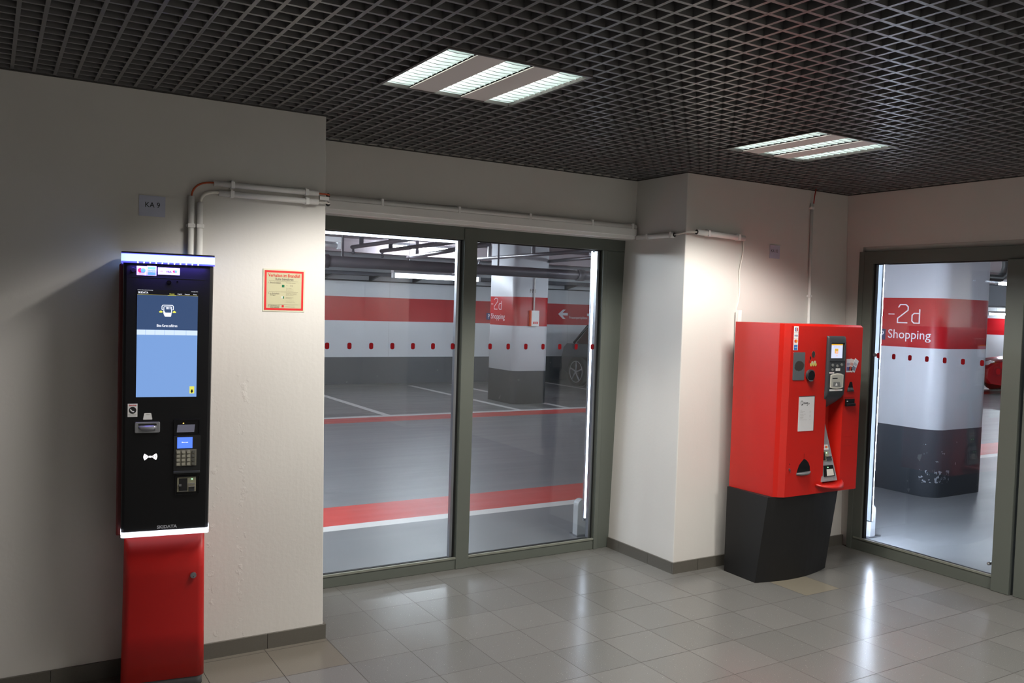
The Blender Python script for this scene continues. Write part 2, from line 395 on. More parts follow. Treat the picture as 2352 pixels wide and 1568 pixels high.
# thin wall angle under the grid edge
struct('trim_1', MB().box(XL, EX1, A1-.006, A1, H-.006, H).box(EX1, EX1+.006, A1-.006, B, H-.006, H).box(EX1, GX1, B-.006, B, H-.006, H).box(GX1-.006, GX1, C1, B-.006, H-.006, H).box(GX1-.006, D, C1-.006, C1, H-.006, H).box(D-.006, D, YB, C1-.006, H-.006, H), mat('trim_dark', (60, 58, 55), .5))

# ------------------------------------------------------------------ glass doors
M_DOT = mat('dot_film', (112, 10, 18), .7, spec=.1); M_DOT2 = M_DOT
def dot(parent, c, axis, m):
    hw, hh, r = .0135, .0195, .010
    if axis == 'y': mb = MB().rbox(c[0]-hw, c[0]+hw, c[1]-.0006, c[1], c[2]-hh, c[2]+hh, r, 4, 'y')
    else: mb = MB().rbox(c[0]-.0006, c[0], c[1]-hw, c[1]+hw, c[2]-hh, c[2]+hh, r, 4, 'x')
    return obj('marker_dot', mb, m, parent)
d1 = sroot('door_1')
F0, F1, FG = 4.90, 4.955, 4.935
DH = 2.208
obj('frame', MB().box(EX1, GX1-.01, F0, F1, 2.133, DH+.01).box(1.560, 3.715, F0, F1, 0, .072).box(EX0-.02, 1.560, F0, F1, 0, 2.133).box(3.751, GX0+.075, F0, F1, .0, 2.133).box(3.715, 3.75, F0-.012, F1, .0, 2.136), M_FRAME, d1, bev=.003)
obj('mullion', MB().box(2.605, 2.700, F0-.008, F1, .0, DH), M_FRAME, d1, bev=.004)
obj('sill_strip', MB().box(1.560, 2.605, F0-.006, F0+.01, .068, .080), M_SILL, d1)
obj('sill_strip', MB().box(2.700, 3.72, F0-.006, F0+.01, .068, .080), M_SILL, d1)
for x0, x1 in ((1.560, 2.605), (2.700, 3.718)):
    gp = obj('glass_pane', MB().box(x0+.012, x1-.012, FG-.006, FG+.006, .074, 2.131), M_GLASS, d1)
    obj('gasket', MB().box(x0, x0+.014, FG-.012, FG+.012, .072, 2.133).box(x1-.016, x1-.002, FG-.012, FG+.012, .072, 2.133).box(x0, x1, FG-.012, FG+.012, .072, .079).box(x0, x1, FG-.012, FG+.012, 2.127, 2.133), M_GASKET, gp)
    obj('edge_trim', MB().box(x1-.036, x1-.018, FG-.016, FG+.014, .079, 2.125), M_ALU, gp)
    for dx in [1.7215+.1392*k for k in range(0, 15)]:
        if x0+.02 < dx < x1-.02: dot(gp, (dx, FG-.0068, 1.449), 'y', M_DOT)
# right door (in the right wall): glass leaf with red markers, jamb post, second leaf beyond
d2 = sroot('door_2')
G0, G1 = D-.03, D+.03
obj('frame', MB().box(G0, G1, 1.55, CC-.135, 2.11, DT).box(G0, G1, 3.02, CC-.135, 0, .085).box(G0, G1, 4.02, CC-.135, .085, 2.11).box(G0-.004, G1, 4.095, CC-.130, 0, 2.2).box(G0, G1, 1.60, 2.86, 0, .085).box(G0, G1, 1.55, 1.65, .085, 2.11), M_FRAME, d2, bev=.003)
obj('post', MB().box(G0-.02, G1, 2.925, 3.04, 0, 2.112), M_FRAME, d2, bev=.004)
obj('post', MB().box(G0-.01, G1, 2.80, 2.905, 0, 2.112), M_FRAME, d2, bev=.004)
obj('sill_strip', MB().box(G0-.006, G0+.01, 3.04, 4.08, .082, .094), M_SILL, d2)
gp2 = obj('glass_pane', MB().box(D-.005, D+.007, 3.045, 4.015, .088, 2.108), M_GLASS, d2)
obj('gasket', MB().box(D-.012, D+.014, 4.004, 4.022, .085, 2.11).box(D-.012, D+.014, 3.036, 3.046, .085, 2.11).box(D-.012, D+.014, 3.04, 4.02, .085, .091).box(D-.012, D+.014, 3.04, 4.02, 2.102, 2.11), M_GASKET, gp2)
for dy in [3.96, 3.835, 3.709, 3.581, 3.451, 3.323, 3.194]: dot(gp2, (D-.0056, dy, 1.444), 'x', M_DOT2)
for dy, dz in ((3.062, 1.437), (3.086, 1.397), (3.040, 1.397)): dot(gp2, (D-.0056, dy, dz), 'x', M_DOT2)
obj('lock_knob', MB().cyl((D-.006, 3.99, 1.447), .014, .012, 'x', 16), M_STEEL, d2)
obj('floor_bolt', MB().cyl((G0-.012, 3.062, .165), .011, .02, 'x', 12).sphere((G0-.012, 3.062, .165), .011), M_CHROME, d2)
obj('glass_pane', MB().box(D-.005, D+.007, 1.65, 2.80, .088, 2.108), M_GLASS, d2)

# ================================================================== GARAGE SHELL
GH = 2.86
struct('floor_garage', MB().box(-7, 34, YO, 17.3, -.06, -.002).box(XO, 34, -4, YO, -.06, -.002), M_GF)
struct('wall_garage_back', MB().box(-7, 34, 17.1, 17.3, -.002, GH+.3), M_FAR)
struct('wall_garage_right', MB().box(26.5, 26.7, -4, 17.1, -.002, GH+.3), M_FAR)
struct('wall_garage_left', MB().box(-7.2, -7, YO, 17.1, -.002, GH+.3), M_FAR)
struct('wall_garage_front', MB().box(XO, 34, -4.2, -4, -.002, GH+.3), M_FAR)
M_GC = mat('garage_ceiling_paint', (182, 170, 174), .8, mottle=.05, mscale=1.2)  # pink reflected from the red floor is put into this colour
struct('ceiling_garage', MB().box(-7, 34, YO, 17.3, GH, GH+.2).box(XO, 34, -4, YO, GH, GH+.2), M_GC)
struct('trim_2', MB().box(-7, 26.5, 8.6, 9.0, 2.62, GH).box(-7, 26.5, 14.9, 15.2, 2.62, GH), M_GC)

# ================================================================== CEILING LIGHTS
M_PANEL = mat('light_panel', (226, 218, 214), .5); M_REFL = mat('light_reflector', (214, 226, 226), .45, .3)
M_LOUV = mat('light_louvre', (222, 232, 232), .3, .3); M_LTUBE = mat('lobby_tube', (255, 255, 250), .5, emit=(1, .97, .9), es=E_TUBE)
M_LFR = mat('light_frame', (104, 100, 98), .35, .6)
def louvre_optic(ld):
    """parabolic louvre: full light down to a cut-off of about 60 degrees from the vertical"""
    ld.use_nodes = True; t = ld.node_tree; e = t.nodes['Emission']
    g = t.nodes.new('ShaderNodeNewGeometry'); sp = t.nodes.new('ShaderNodeSeparateXYZ'); mr = t.nodes.new('ShaderNodeMapRange'); mr.interpolation_type = 'SMOOTHSTEP'
    ab = t.nodes.new('ShaderNodeMath'); ab.operation = 'ABSOLUTE'; dv = t.nodes.new('ShaderNodeMath'); dv.operation = 'DIVIDE'
    t.links.new(g.outputs['Incoming'], sp.inputs[0]); t.links.new(sp.outputs[2], ab.inputs[0]); t.links.new(ab.outputs[0], mr.inputs[0])
    mr.inputs[1].default_value = cos(RAD(67)); mr.inputs[2].default_value = cos(RAD(57)); mr.inputs[3].default_value = 0; mr.inputs[4].default_value = 1
    mx = t.nodes.new('ShaderNodeMath'); mx.operation = 'MAXIMUM'; mx.inputs[1].default_value = .35
    t.links.new(ab.outputs[0], mx.inputs[0]); t.links.new(mr.outputs[0], dv.inputs[0]); t.links.new(mx.outputs[0], dv.inputs[1]); t.links.new(dv.outputs[0], e.inputs['Strength'])
def ceiling_light(x, y, label, group=None):
    t = thing('ceiling_light', label, 'ceiling light', (x, y, H), group=group)
    L = .60; o = .02; X0, X1, Y0, Y1 = 0, LS_X, 0, LS_Y
    obj('frame', MB().box(X0, X1, 0, .012, -.006, .012).box(X0, X1, Y1-.012, Y1, -.006, .012).box(0, .012, .012, Y1-.012, -.006, .012).box(X1-.012, X1, .012, Y1-.012, -.006, .012), M_LFR, t)
    tw = .127; gap = (LS_X-.024-3*tw)/2
    xs = [.012, .012+tw+gap, .012+2*(tw+gap)]
    for i in range(2):
        obj('panel', MB().box(xs[i]+tw, xs[i+1], .012, Y1-.012, -.002, .002), M_PANEL, t)
    for i, a in enumerate(xs):
        b = a+tw; n = 8; mb = MB()
        prof = [(a+tw/2-(tw/2)*cos(pi*k/n), .008+.062*sin(pi*k/n)) for k in range(n+1)]
        vs = [(p, .013, q) for p, q in prof]+[(p, Y1-.013, q) for p, q in prof]
        mb.add(vs, [(k, k+1, n+2+k, n+1+k) for k in range(n)], 0, True)
        mb.add([(p, .013, q) for p, q in prof], [tuple(range(n+1))]); mb.add([(p, Y1-.013, q) for p, q in prof], [tuple(range(n+1))[::-1]])
        rf = obj('reflector', mb, M_REFL, t)
        lb = MB()
        for k in range(1, 14):
            yy = .013+(Y1-.026)*k/14; e = .003
            # each cross blade is a shallow wedge, dipping at the middle
            q = [(a+.001, .004), (a+tw*.25, .002), (a+tw*.5, .0), (a+tw*.75, .002), (b-.001, .004), (b-.004, .016), (a+tw*.5, .020), (a+.004, .016)]
            vs = [(p, yy-(e if z < .01 else .0015), z) for p, z in q]+[(p, yy+(e if z < .01 else .0015), z) for p, z in q]
            m8 = len(q); lb.add(vs, [tuple(range(m8)), tuple(range(m8, 2*m8))[::-1]]+[(j, m8+j, m8+(j+1) % m8, (j+1) % m8) for j in range(m8)])
        obj('louvre', lb, M_LOUV, t)
        obj('tube', MB().tube([(a+tw/2, .03, .046), (a+tw/2, Y1-.03, .046)], .008, 8), M_LTUBE, t)
        ld = bpy.data.lights.new('trough_light', 'AREA'); ld.shape = 'RECTANGLE'; ld.size = tw*.8; ld.size_y = LS_Y-.06; ld.energy = P_TROUGH; ld.color = COL_LOBBY; louvre_optic(ld)
        lo = bpy.data.objects.new('trough_light', ld); C.objects.link(lo); lo.parent = t; lo.location = (a+tw/2, LS_Y/2, -.0075)
    return t
ceiling_light(*LIGHTS[0], 'recessed square louvred ceiling light with three lit troughs, above the double door, nearer one')
ceiling_light(*LIGHTS[1], 'recessed square louvred ceiling light with three lit troughs, above the red machine')
for h in HIDDEN: ceiling_light(*h, 'unseen recessed louvred ceiling light, added behind the camera to lift the bounce light', group='ceiling lights added behind the camera')

# ================================================================== LEFT WALL: labels, sign, conduits
YW = A
def sheet(mb_, P0, P1, y, th=.0012): return mb_.box(P0[0], P1[0], y-th, y, P0[1], P1[1])
M_SLEEVE = mat('clear_sleeve', (190, 194, 214), .25)
s1 = thing('wall_label', 'small bluish plastic sleeve reading KA 9 on the wall above the black and red kiosk', 'label', (.577, YW, 2.07))
obj('sleeve', MB().box(0, .111, -.002, 0, .0, .092), M_SLEEVE, s1)
text('KA 9', 'lettering', .026, .088, .040, .063, M_INK, s1, y=-.0021)
s2 = thing('wall_label', 'small plastic sleeve reading KA 10 on the wall above the red cash machine', 'label', (4.70, CC, 2.113))
obj('sleeve', MB().box(0, .10, -.002, 0, 0, .092), M_SLEEVE, s2)
text('KA 10', 'lettering', .012, .078, .042, .064, M_INK, s2, y=-.0021)

fs = thing('fire_notice', 'square cream fire notice with red border headed Verhalten im Brandfall on the left wall', 'sign', (1.135, YW-.002, 1.655))
W_ = .206; Hs = .206
obj('backing', MB().box(0, W_, -.003, 0, 0, Hs), mat('notice_edge', (200, 200, 176), .4), fs)
obj('border', MB().box(.007, W_-.007, -.0036, -.003, .007, .017).box(.007, W_-.007, -.0036, -.003, Hs-.017, Hs-.007).box(.007, .017, -.0036, -.003, .017, Hs-.017).box(W_-.017, W_-.007, -.0036, -.003, .017, Hs-.017), M_REDINK, fs)
obj('panel', MB().box(.017, W_-.017, -.0034, -.003, .017, Hs-.017), M_CREAM, fs)
text('Verhalten im Brandfall', 'heading', .025, .180, .168, .184, M_REDINK, fs, y=-.0036, bold=.01)
text('Ruhe bewahren', 'subheading', .060, .148, .152, .1645, M_GREYINK, fs, y=-.0036, bold=.01)
ru = MB()
for zz in (.148, .096, .034): ru.box(.028, .172, -.0041, -.0036, zz, zz+.0008)
obj('rule', ru, M_GREYINK, fs)
for tx_, x0, x1, z0, z1 in (('1. Brand melden', .026, .086, .136, .144), ('2. in Sicherheit', .026, .080, .084, .092), ('bringen', .036, .062, .076, .083), ('3. Löschversuch', .026, .082, .025, .0325), ('unternehmen', .036, .080, .0185, .0245),
                          ('Feuermelder betätigen', .112, .160, .139, .1425), ('oder', .112, .121, .128, .1305), ('112', .132, .146, .1235, .1315), ('Wer meldet ?', .112, .140, .113, .116), ('Was ist passiert ?', .112, .148, .107, .110), ('Wo ist es passiert ?', .112, .150, .101, .104),
                          ('Gefährdete Personen', .112, .166, .0895, .0925), ('warnen, Türen schließen', .112, .166, .0840, .087), ('Hilflose mitnehmen', .112, .150, .0785, .0815), ('Gekennzeichneten', .112, .150, .068, .071), ('Fluchtweg folgen', .112, .142, .0625, .0655), ('Aufzug nicht benutzen', .112, .152, .052, .055), ('Auf Anweisungen achten', .112, .158, .045, .048), ('Feuerlöscher benutzen', .112, .158, .0225, .026)):
    text(tx_, 'lettering', x0, x1, z0, z1, M_GREYINK, fs, y=-.0036)
obj('phone_symbol', MB().box(.092, .104, -.0042, -.0036, .119, .131), M_GREEN, fs)
obj('exit_symbol', MB().box(.097, .103, -.0042, -.0036, .064, .075), M_GREEN, fs); obj('exit_symbol', MB().box(.091, .0965, -.0042, -.0036, .064, .075), M_WHITE, fs)
obj('extinguisher_symbol', MB().box(.0925, .103, -.0042, -.0036, .021, .032), M_REDINK, fs)

def conduit(name, label, p, q, r, clips=(), group=None, ends=(), hollow_end=None):
    t = thing(name, label, 'conduit', p, group=group)
    obj('pipe', MB().tube([(0, 0, 0), tuple(Vector(q)-Vector(p))], r, 14), M_PIPE, t)
    d = (Vector(q)-Vector(p)); L = d.length; d.normalize()
    for c in clips:
        k = d*c; mb = MB(); e = r+.0025
        if abs(d.z) > .5: mb.box(k.x-e, k.x+e, k.y-e, k.y+e, k.z-.009, k.z+.009); mb.box(k.x-e-.004, k.x-e, k.y-.002, k.y+e, k.z-.005, k.z+.005)
        elif abs(d.x) > .5: mb.box(k.x-.009, k.x+.009, k.y-e, k.y+e, k.z-e, k.z+e); mb.box(k.x-.005, k.x+.005, k.y-.002, k.y+e, k.z+e, k.z+e+.006)
        else: mb.box(k.x-e, k.x+e, k.y-.009, k.y+.009, k.z-e, k.z+e)
        obj('clip', mb, M_PIPE, t, bev=.002)
    if hollow_end is not None:
        k = Vector(hollow_end)-Vector(p); sgn = -1 if hollow_end == p else 1
        mb = MB().tube([tuple(k), tuple(k+d*.0015*sgn)], r*.86, 14); obj('opening', mb, M_GASKET, t, label='black open mouth of the conduit')
    return t
yc = YW-.018
conduit('conduit', 'white horizontal conduit on the left wall, upper of the pair above the kiosk', (.895, yc, 2.243), (1.395, yc, 2.243), .0135, (.085, .44))
conduit('conduit', 'white horizontal conduit on the left wall, lower of the pair above the kiosk', (.918, yc, 2.200), (1.395, yc, 2.200), .0135, (.06, .42))
conduit('conduit', 'white vertical conduit rising behind the kiosk, left one of the pair', (.797, yc, .10), (.797, yc, 2.175), .0135, (1.94,))
conduit('conduit', 'white vertical conduit rising behind the kiosk, right one of the pair', (.836, yc, .10), (.836, yc, 2.150), .0135, (1.94,))
def arc(p0, p1, p2, n=10):
    a, b, c = map(Vector, (p0, p1, p2)); return [tuple(a*(1-t)**2+b*2*t*(1-t)+c*t*t) for t in [i/n for i in range(n+1)]]
tag(obj('cable', MB().tube(arc((.797, yc, 2.17), (.80, yc, 2.245), (.898, yc, 2.246)), .0045, 8), M_CABLE), 'short orange cable bending between the conduits above the kiosk', 'cable')
tag(obj('cable', MB().tube(arc((.836, yc, 2.145), (.836, yc, 2.206), (.92, yc, 2.203)), .008, 8), M_WCABLE), 'white cable bending between the two lower conduits above the kiosk', 'cable')
yb = YW-.012
tag(obj('cable', MB().tube([(1.39, yc, 2.243), (1.435, yc, 2.243), (1.456, yc+.012, 2.243), (1.458, YW+.022, 2.243)], .0042, 8), M_CABLE), 'orange cable end rounding the pillar corner from upper conduit', 'cable')
tag(obj('cable', MB().tube([(1.39, yc, 2.200), (1.435, yc, 2.201), (1.456, yc+.012, 2.200), (1.458, YW+.022, 2.200)], .0042, 8), M_WCABLE), 'white cable end rounding the pillar corner from lower conduit', 'cable')
conduit('conduit', 'conduit end with black mouth on the pillar side beside the glass door, upper one', (EX+.018, YW+.02, 2.243), (EX+.018, B-.06, 2.243), .0135, (), hollow_end=(EX+.018, YW+.02, 2.243))
conduit('conduit', 'conduit end with black mouth on the pillar side beside the glass door, lower one', (EX+.018, YW+.02, 2.200), (EX+.018, B-.06, 2.200), .0135, (), hollow_end=(EX+.018, YW+.02, 2.200))
tag(obj('junction_box', MB().box(1.405, 1.452, YW-.014, YW-.001, 2.214, 2.232), M_PIPE, bev=.002), 'tiny white junction clip at pillar corner between the two conduits', 'junction box')

dk = thing('cable_trunking', 'long white cable trunking running above the glass double door', 'cable trunking', (EX+.01, B, 2.216))
Ld = GX-EX-.045
obj('channel', MB().box(0, Ld, -.050, 0, .020, .072), M_PIPE, dk, bev=.004)
obj('lower_channel', MB().box(0, Ld, -.030, 0, .0, .030), M_PIPE, dk, bev=.003)
obj('pipe', MB().tube([(0, -.028, .082), (Ld, -.028, .082)], .021, 14), M_PIPE, dk)
for cx in (.02, .52, 1.03, 1.55, 2.05, 2.40): obj('clip', MB().box(cx, cx+.016, -.052, -.002, .066, .107), M_PIPE, dk, bev=.002)
conduit('conduit', 'white conduit on the side face of the right pillar, next to the door trunking', (GX-.032, B-.05, 2.226), (GX-.032, 4.365, 2.226), .0165, (.12, .36), hollow_end=(GX-.032, 4.365, 2.226))
conduit('conduit', 'short white conduit on the right pillar front above the red machine left edge', (3.985, CC-.02, 2.244), (4.425, CC-.02, 2.231), .0185, (.10, .38), hollow_end=(3.985, CC-.02, 2.244))
tag(obj('cable', MB().tube([(GX-.032, 4.37, 2.226), (GX-.032, 4.31, 2.230), (GX-.022, CC-.02, 2.238), (3.99, CC-.022, 2.244)], .006, 8), M_WCABLE), 'white cable rounding right pillar corner between two conduit ends', 'cable')
pts = [(4.425-.01*0, CC-.014, 2.228)] + [(4.425+.010*sin(k*1.1)-.0035*k, CC-.012, 2.225-.052*k) for k in range(1, 11)]
tag(obj('cable', MB().tube(pts, .0045, 8), M_WCABLE), 'thin white cable hanging down the wall to the red cash machine', 'cable')
cs = thing('cable_cover', 'narrow white cable cover behind the left edge of the red cash machine', 'cable cover', (4.36, CC-.03, 1.22))
obj('cover', MB().box(0, .030, -.030, 0, 0, .52), M_PIPE, cs, bev=.003); obj('cable', MB().tube([(.015, -.014, 0), (.010, -.014, -.08), (.02, -.013, -.4), (.015, -.013, -.70)], .007, 8), M_GASKET, cs)
conduit('conduit', 'slim vertical white conduit on the wall between the KA 10 label and the right door', (5.10, 4.225-.008, .60), (5.118, 4.281-.013, 2.535), .0105, (1.26, 1.90))
tag(obj('cable', MB().tube([(5.120, CC-.013, 2.53), (5.122, CC-.016, 2.58), (5.136, CC-.02, 2.66), (5.14, CC-.02, 2.78)], .0042, 8), mat('red_cable', (150, 40, 30), .5)), 'thin red cable dropping from the ceiling grid into the slim conduit', 'cable')

# ================================================================== PAYMENT KIOSK (left)
th = .153
kx, ky = .835-.1795*cos(th), 3.86+.1795*sin(th)
K = thing('payment_kiosk', 'tall black payment kiosk with blue screen, glowing light bars and red pedestal', 'payment kiosk', (kx, ky, 0), -th)
def taper(z): return .1745+.004*(z-.70)/1.15
def kfront(mb, z0, z1, y0, y1, d0=0):
    r = .014; rings = []
    for z in (z0, z1):
        hw = taper(z)+d0
        ring = [(-hw, y1, z), (-hw, y0+r, z), (-hw+r*.3, y0+r*.3, z), (-hw+r, y0, z), (hw-r, y0, z), (hw-r*.3, y0+r*.3, z), (hw, y0+r, z), (hw, y1, z)]
        rings.append(ring)
    return mb.loft(rings, 0, False)
obj('front_panel', kfront(MB(), .712, 1.848, 0, .075), M_BLACK, K)
obj('housing', MB().box(-.196, .176, .075, .255, .68, 1.845).box(-.09, .09, .255, .27, .75, 1.7), mat('kiosk_side_red', (104, 30, 30), .4), K, bev=.01)
obj('top_cap', MB().rbox(-.186, .183, -.006, .25, 1.886, 1.894, .02, 5, 'z'), M_BLACK, K)
M_KLED = mat('kiosk_light_blue', (150, 190, 255), .4, emit=(.40, .62, 1.0), es=1.7)
M_KLEDB = mat('kiosk_edge_blue', (40, 40, 255), .4, emit=(.10, .10, 1.0), es=1.6)
M_KLEDW = mat('kiosk_light_white', (235, 238, 255), .4, emit=(.88, .90, 1.0), es=1.1)
tb = obj('top_light_bar', MB().rbox(-.186, .183, -.008, .22, 1.849, 1.887, .018, 5, 'z'), M_KLED, K, label='glowing pale blue light bar')
obj('light_edge', MB().rbox(-.1865, .1835, -.0084, .2204, 1.8485, 1.8545, .018, 5, 'z').rbox(-.1865, .1835, -.0084, .2204, 1.8845, 1.8872, .018, 5, 'z'), M_KLEDB, tb)
for k in range(11):
    x = -.122+.0237*k
    obj('led', MB().cyl((x, -.0086, 1.8485), .0022, .004, 'z', 8), mat('led_white', (240, 240, 255), .4, emit=(.75, .78, 1.0), es=14), tb)
gl = bpy.data.lights.new('led_glow', 'AREA'); gl.shape = 'RECTANGLE'; gl.size = .30; gl.size_y = .012; gl.energy = 3.0; gl.color = (.16, .10, 1.0); gl.spread = RAD(170)
go = bpy.data.objects.new('led_glow', gl); C.objects.link(go); go.parent = tb; go.location = (-.002, -.012, 1.8465); go.rotation_euler = (RAD(-32), 0, 0)
# lower light bar: a bar with upturned ends
obj('bottom_light_bar', MB().rbox(-.1745, .1765, -.007, .07, .690, .712, .014, 4, 'z').box(-.1755, -.1735, -.004, .06, .705, .724).box(.1745, .1765, -.004, .06, .705, .724), M_KLEDW, K, label='glowing white light bar')
sp = MB()
obj('brow_groove', MB().box(-.146, .143, -.0008, 0, 1.7885, 1.7897), mat('groove', (4, 4, 6), .6), K)
def scr(name, x0, x1, z0, z1, m, par, y=0., th_=.0012): return obj(name, MB().box(x0, x1, y-th_, y, z0, z1), m, par)
def em(name, rgb, es=1.0):
    c = lin(rgb)[:3]; return mat(name, (0, 0, 0), .3, emit=c, es=es)
S = scr('display', -.1225, .1165, 1.2845, 1.7390, em('display_blue', (122, 160, 218), 1.0), K)
y1 = -.0012
scr('header', -.1225, .1165, 1.7175, 1.7390, em('display_black', (14, 14, 16)), S, y1)
scr('dialog', -.1225, .1165, 1.5695, 1.7165, em('display_navy', (56, 78, 116)), S, y1)
scr('header_line', -.1225, .1165, 1.7165, 1.7178, em('display_olive', (176, 164, 70)), S, y1)
for i, (a, b) in enumerate(zip([-.1225, -.0885, -.0515, -.0140, .0240, .0715], [-.0895, -.0525, -.0150, .0230, .0705, .1165])):
    scr('menu_tab', a, b, 1.5480, 1.5690, em('display_pale', (214, 232, 255)), S, y1)
scr('active_tab_mark', -.004, .028, 1.7155, 1.7168, em('display_yellow', (220, 220, 90), 1.2), S, y1-.0003)
y2 = -.0026
WD = em('display_white', (240, 244, 255), 1.1)
text('Bitte Karte zuführen', 'screen_text', -.0455, .0355, 1.5825, 1.5935, WD, S, y=y2, bold=.02)
text('Q-Park Operations Germany', 'screen_text', -.1215, -.062, 1.7335, 1.7375, WD, S, y=y2)
text('SKIDATA', 'screen_text', -.1195, -.080, 1.7215, 1.7295, WD, S, y=y2, bold=.03)
for tx_, a, b, m in (('Deutsch', .003, .022, em('display_yellow', (220, 220, 90))), ('English', .035, .052, WD), ('Français', .064, .083, WD), ('Türkçe', .097, .112, WD), ):
    text(tx_, 'screen_text', a, b, 1.7205, 1.7250, m, S, y=y2, bold=.01)
text('01.02.2023 09:15', 'screen_text', .090, .1155, 1.7335, 1.7370, WD, S, y=y2)
# card and slot pictogram
ic = MB()
ic.stroke([(-.022, 1.655), (-.026, 1.657), (-.026, 1.670), (-.022, 1.6745), (.015, 1.6745), (.019, 1.670), (.019, 1.657), (.015, 1.655)], .003, y2, .0004)
ic.stroke([(-.0185, 1.668), (-.0185, 1.640), (-.014, 1.628)], .0028, y2, .0004); ic.stroke([(.0115, 1.668), (.0115, 1.645), (.009, 1.628)], .0028, y2, .0004)
ic.stroke([(-.0185, 1.668), (.0115, 1.668)], .0028, y2, .0004)
ic.prism([(-.0215, 1.648), (-.018, 1.652), (-.012, 1.643), (.0105, 1.643), (.009, 1.626), (-.014, 1.626), (-.016, 1.636)], y2-.0004, y2, lambda a, b, c: (a, c, b))
for k in range(4): ic.box(-.010+.005*k, -.0075+.005*k, y2-.0006, y2, 1.6575, 1.668)
obj('card_pictogram', ic, WD, S)
for sx in (-1, 1):
    c = -.0035+sx*.0265
    obj('arrow_pictogram', MB().prism([(c-.008, 1.6465), (c, 1.652), (c+.008, 1.6465), (c+.005, 1.6425), (c-.005, 1.6425)], y2-.0004, y2, lambda a, b, c_: (a, c_, b)), em('display_yellow', (220, 220, 90)), S)
scr('down_button', .0885, .1075, 1.2985, 1.3290, em('display_yellow2', (228, 226, 96)), S, y1)
obj('down_arrow', MB().prism([(.0945, 1.3155), (.1015, 1.3155), (.1015, 1.3075), (.1045, 1.3075), (.098, 1.3005), (.0915, 1.3075), (.0945, 1.3075)], y2-.0004, y2, lambda a, b, c: (a, c, b)), em('display_black', (14, 14, 16)), S)
# payment stickers at the top
def disc(x, z, r, y, m, par, name='disc', seg=20, sx=1): return obj(name, MB().prism([(x+sx*r*cos(2*pi*k/seg), z+r*sin(2*pi*k/seg)) for k in range(seg)], y-.0004, y, lambda a, b, c: (a, c, b)), m, par)
k1 = scr('card_sticker', -.1262, -.0875, 1.797, 1.8355, M_WHITE, K)
disc(-.1125, 1.818, .0095, y1, M_REDINK, k1); disc(-.1010, 1.818, .0095, y1-.0002, mat('cyan_print', (90, 170, 215), .4), k1)
text('maestro', 'lettering', -.118, -.096, 1.8015, 1.8045, M_BLUEINK, k1, y=y1)
k2 = scr('card_sticker', -.0863, -.0500, 1.797, 1.8375, M_WHITE, K)
scr('emblem', -.0838, -.0525, 1.800, 1.834, mat('amex_blue', (92, 172, 224), .4), k2, y1, .0004)
text('AMERICAN', 'lettering', -.0825, -.0538, 1.8185, 1.8235, M_WHITE, k2, y=y1-.0005); text('EXPRESS', 'lettering', -.0825, -.0538, 1.8105, 1.8155, M_WHITE, k2, y=y1-.0005)
k3 = scr('card_sticker', -.0440, .0422, 1.803, 1.8328, M_WHITE, K)
text('VISA', 'lettering', -.013, .010, 1.813, 1.8205, mat('navy_print', (40, 50, 130), .4), k3, y=y1, bold=.02); disc(.020, 1.8185, .0052, y1, M_REDINK, k3); disc(.0265, 1.8185, .0052, y1-.0002, mat('cyan_print', (90, 170, 215), .4), k3)
text('V PAY', 'lettering', -.035, -.024, 1.8135, 1.8205, mat('navy_print', (40, 50, 130), .4), k3, y=y1)
ho = MB()
for rr, nn in ((.0, 1), (.005, 6), (.010, 10), (.0145, 14)):
    for j in range(nn): ho.cyl((.128+rr*cos(2*pi*j/nn+rr*90), -.0003, 1.823+rr*sin(2*pi*j/nn+rr*90)), .0009, .0003, 'y', 6)
obj('speaker_holes', ho, mat('hole_black', (2, 2, 3), .9), K)
obj('camera_lens', MB().cyl((.000, -.002, 1.7705), .0095, .002, 'y', 20).cyl((.033, -.001, 1.7755), .0035, .001, 'y', 12), mat('lens_black', (3, 3, 4), .15), K)
obj('lock_knob', MB().cyl((-.139, -.007, 1.818), .009, .007, 'y', 18, r2=.010), M_BLACK, K)
# service sticker
k4 = scr('service_sticker', -.1535, -.1155, 1.2015, 1.2570, M_WHITE, K)
text('Service', 'lettering', -.149, -.120, 1.2475, 1.2545, M_REDINK, k4, y=y1, bold=.02)
disc(-.1345, 1.2295, .0145, y1, M_INK, k4)
obj('handset', MB().stroke([(-.1425, 1.2345), (-.1405, 1.2290), (-.1350, 1.2245), (-.1285, 1.2235)], .0042, y1-.0005, .0003), M_WHITE, k4)
text('Bitte 1 Sekunde', 'lettering', -.150, -.119, 1.2095, 1.2125, M_INK, k4, y=y1); text('gedrückt halten', 'lettering', -.150, -.119, 1.2040, 1.2072, M_INK, k4, y=y1)
k5 = obj('card_label', MB().prism([(-.0895, 1.2155), (-.0845, 1.2165), (-.0650, 1.2165), (-.0620, 1.2155), (-.0575, 1.1905), (-.0595, 1.1890), (-.0920, 1.1890), (-.0935, 1.1905)], -.0012, 0, lambda a, b, c: (a, c, b)), M_WHITE, K)
text('VISA', 'lettering', -.082, -.068, 1.2085, 1.2125, M_GREYINK, k5, y=y1)
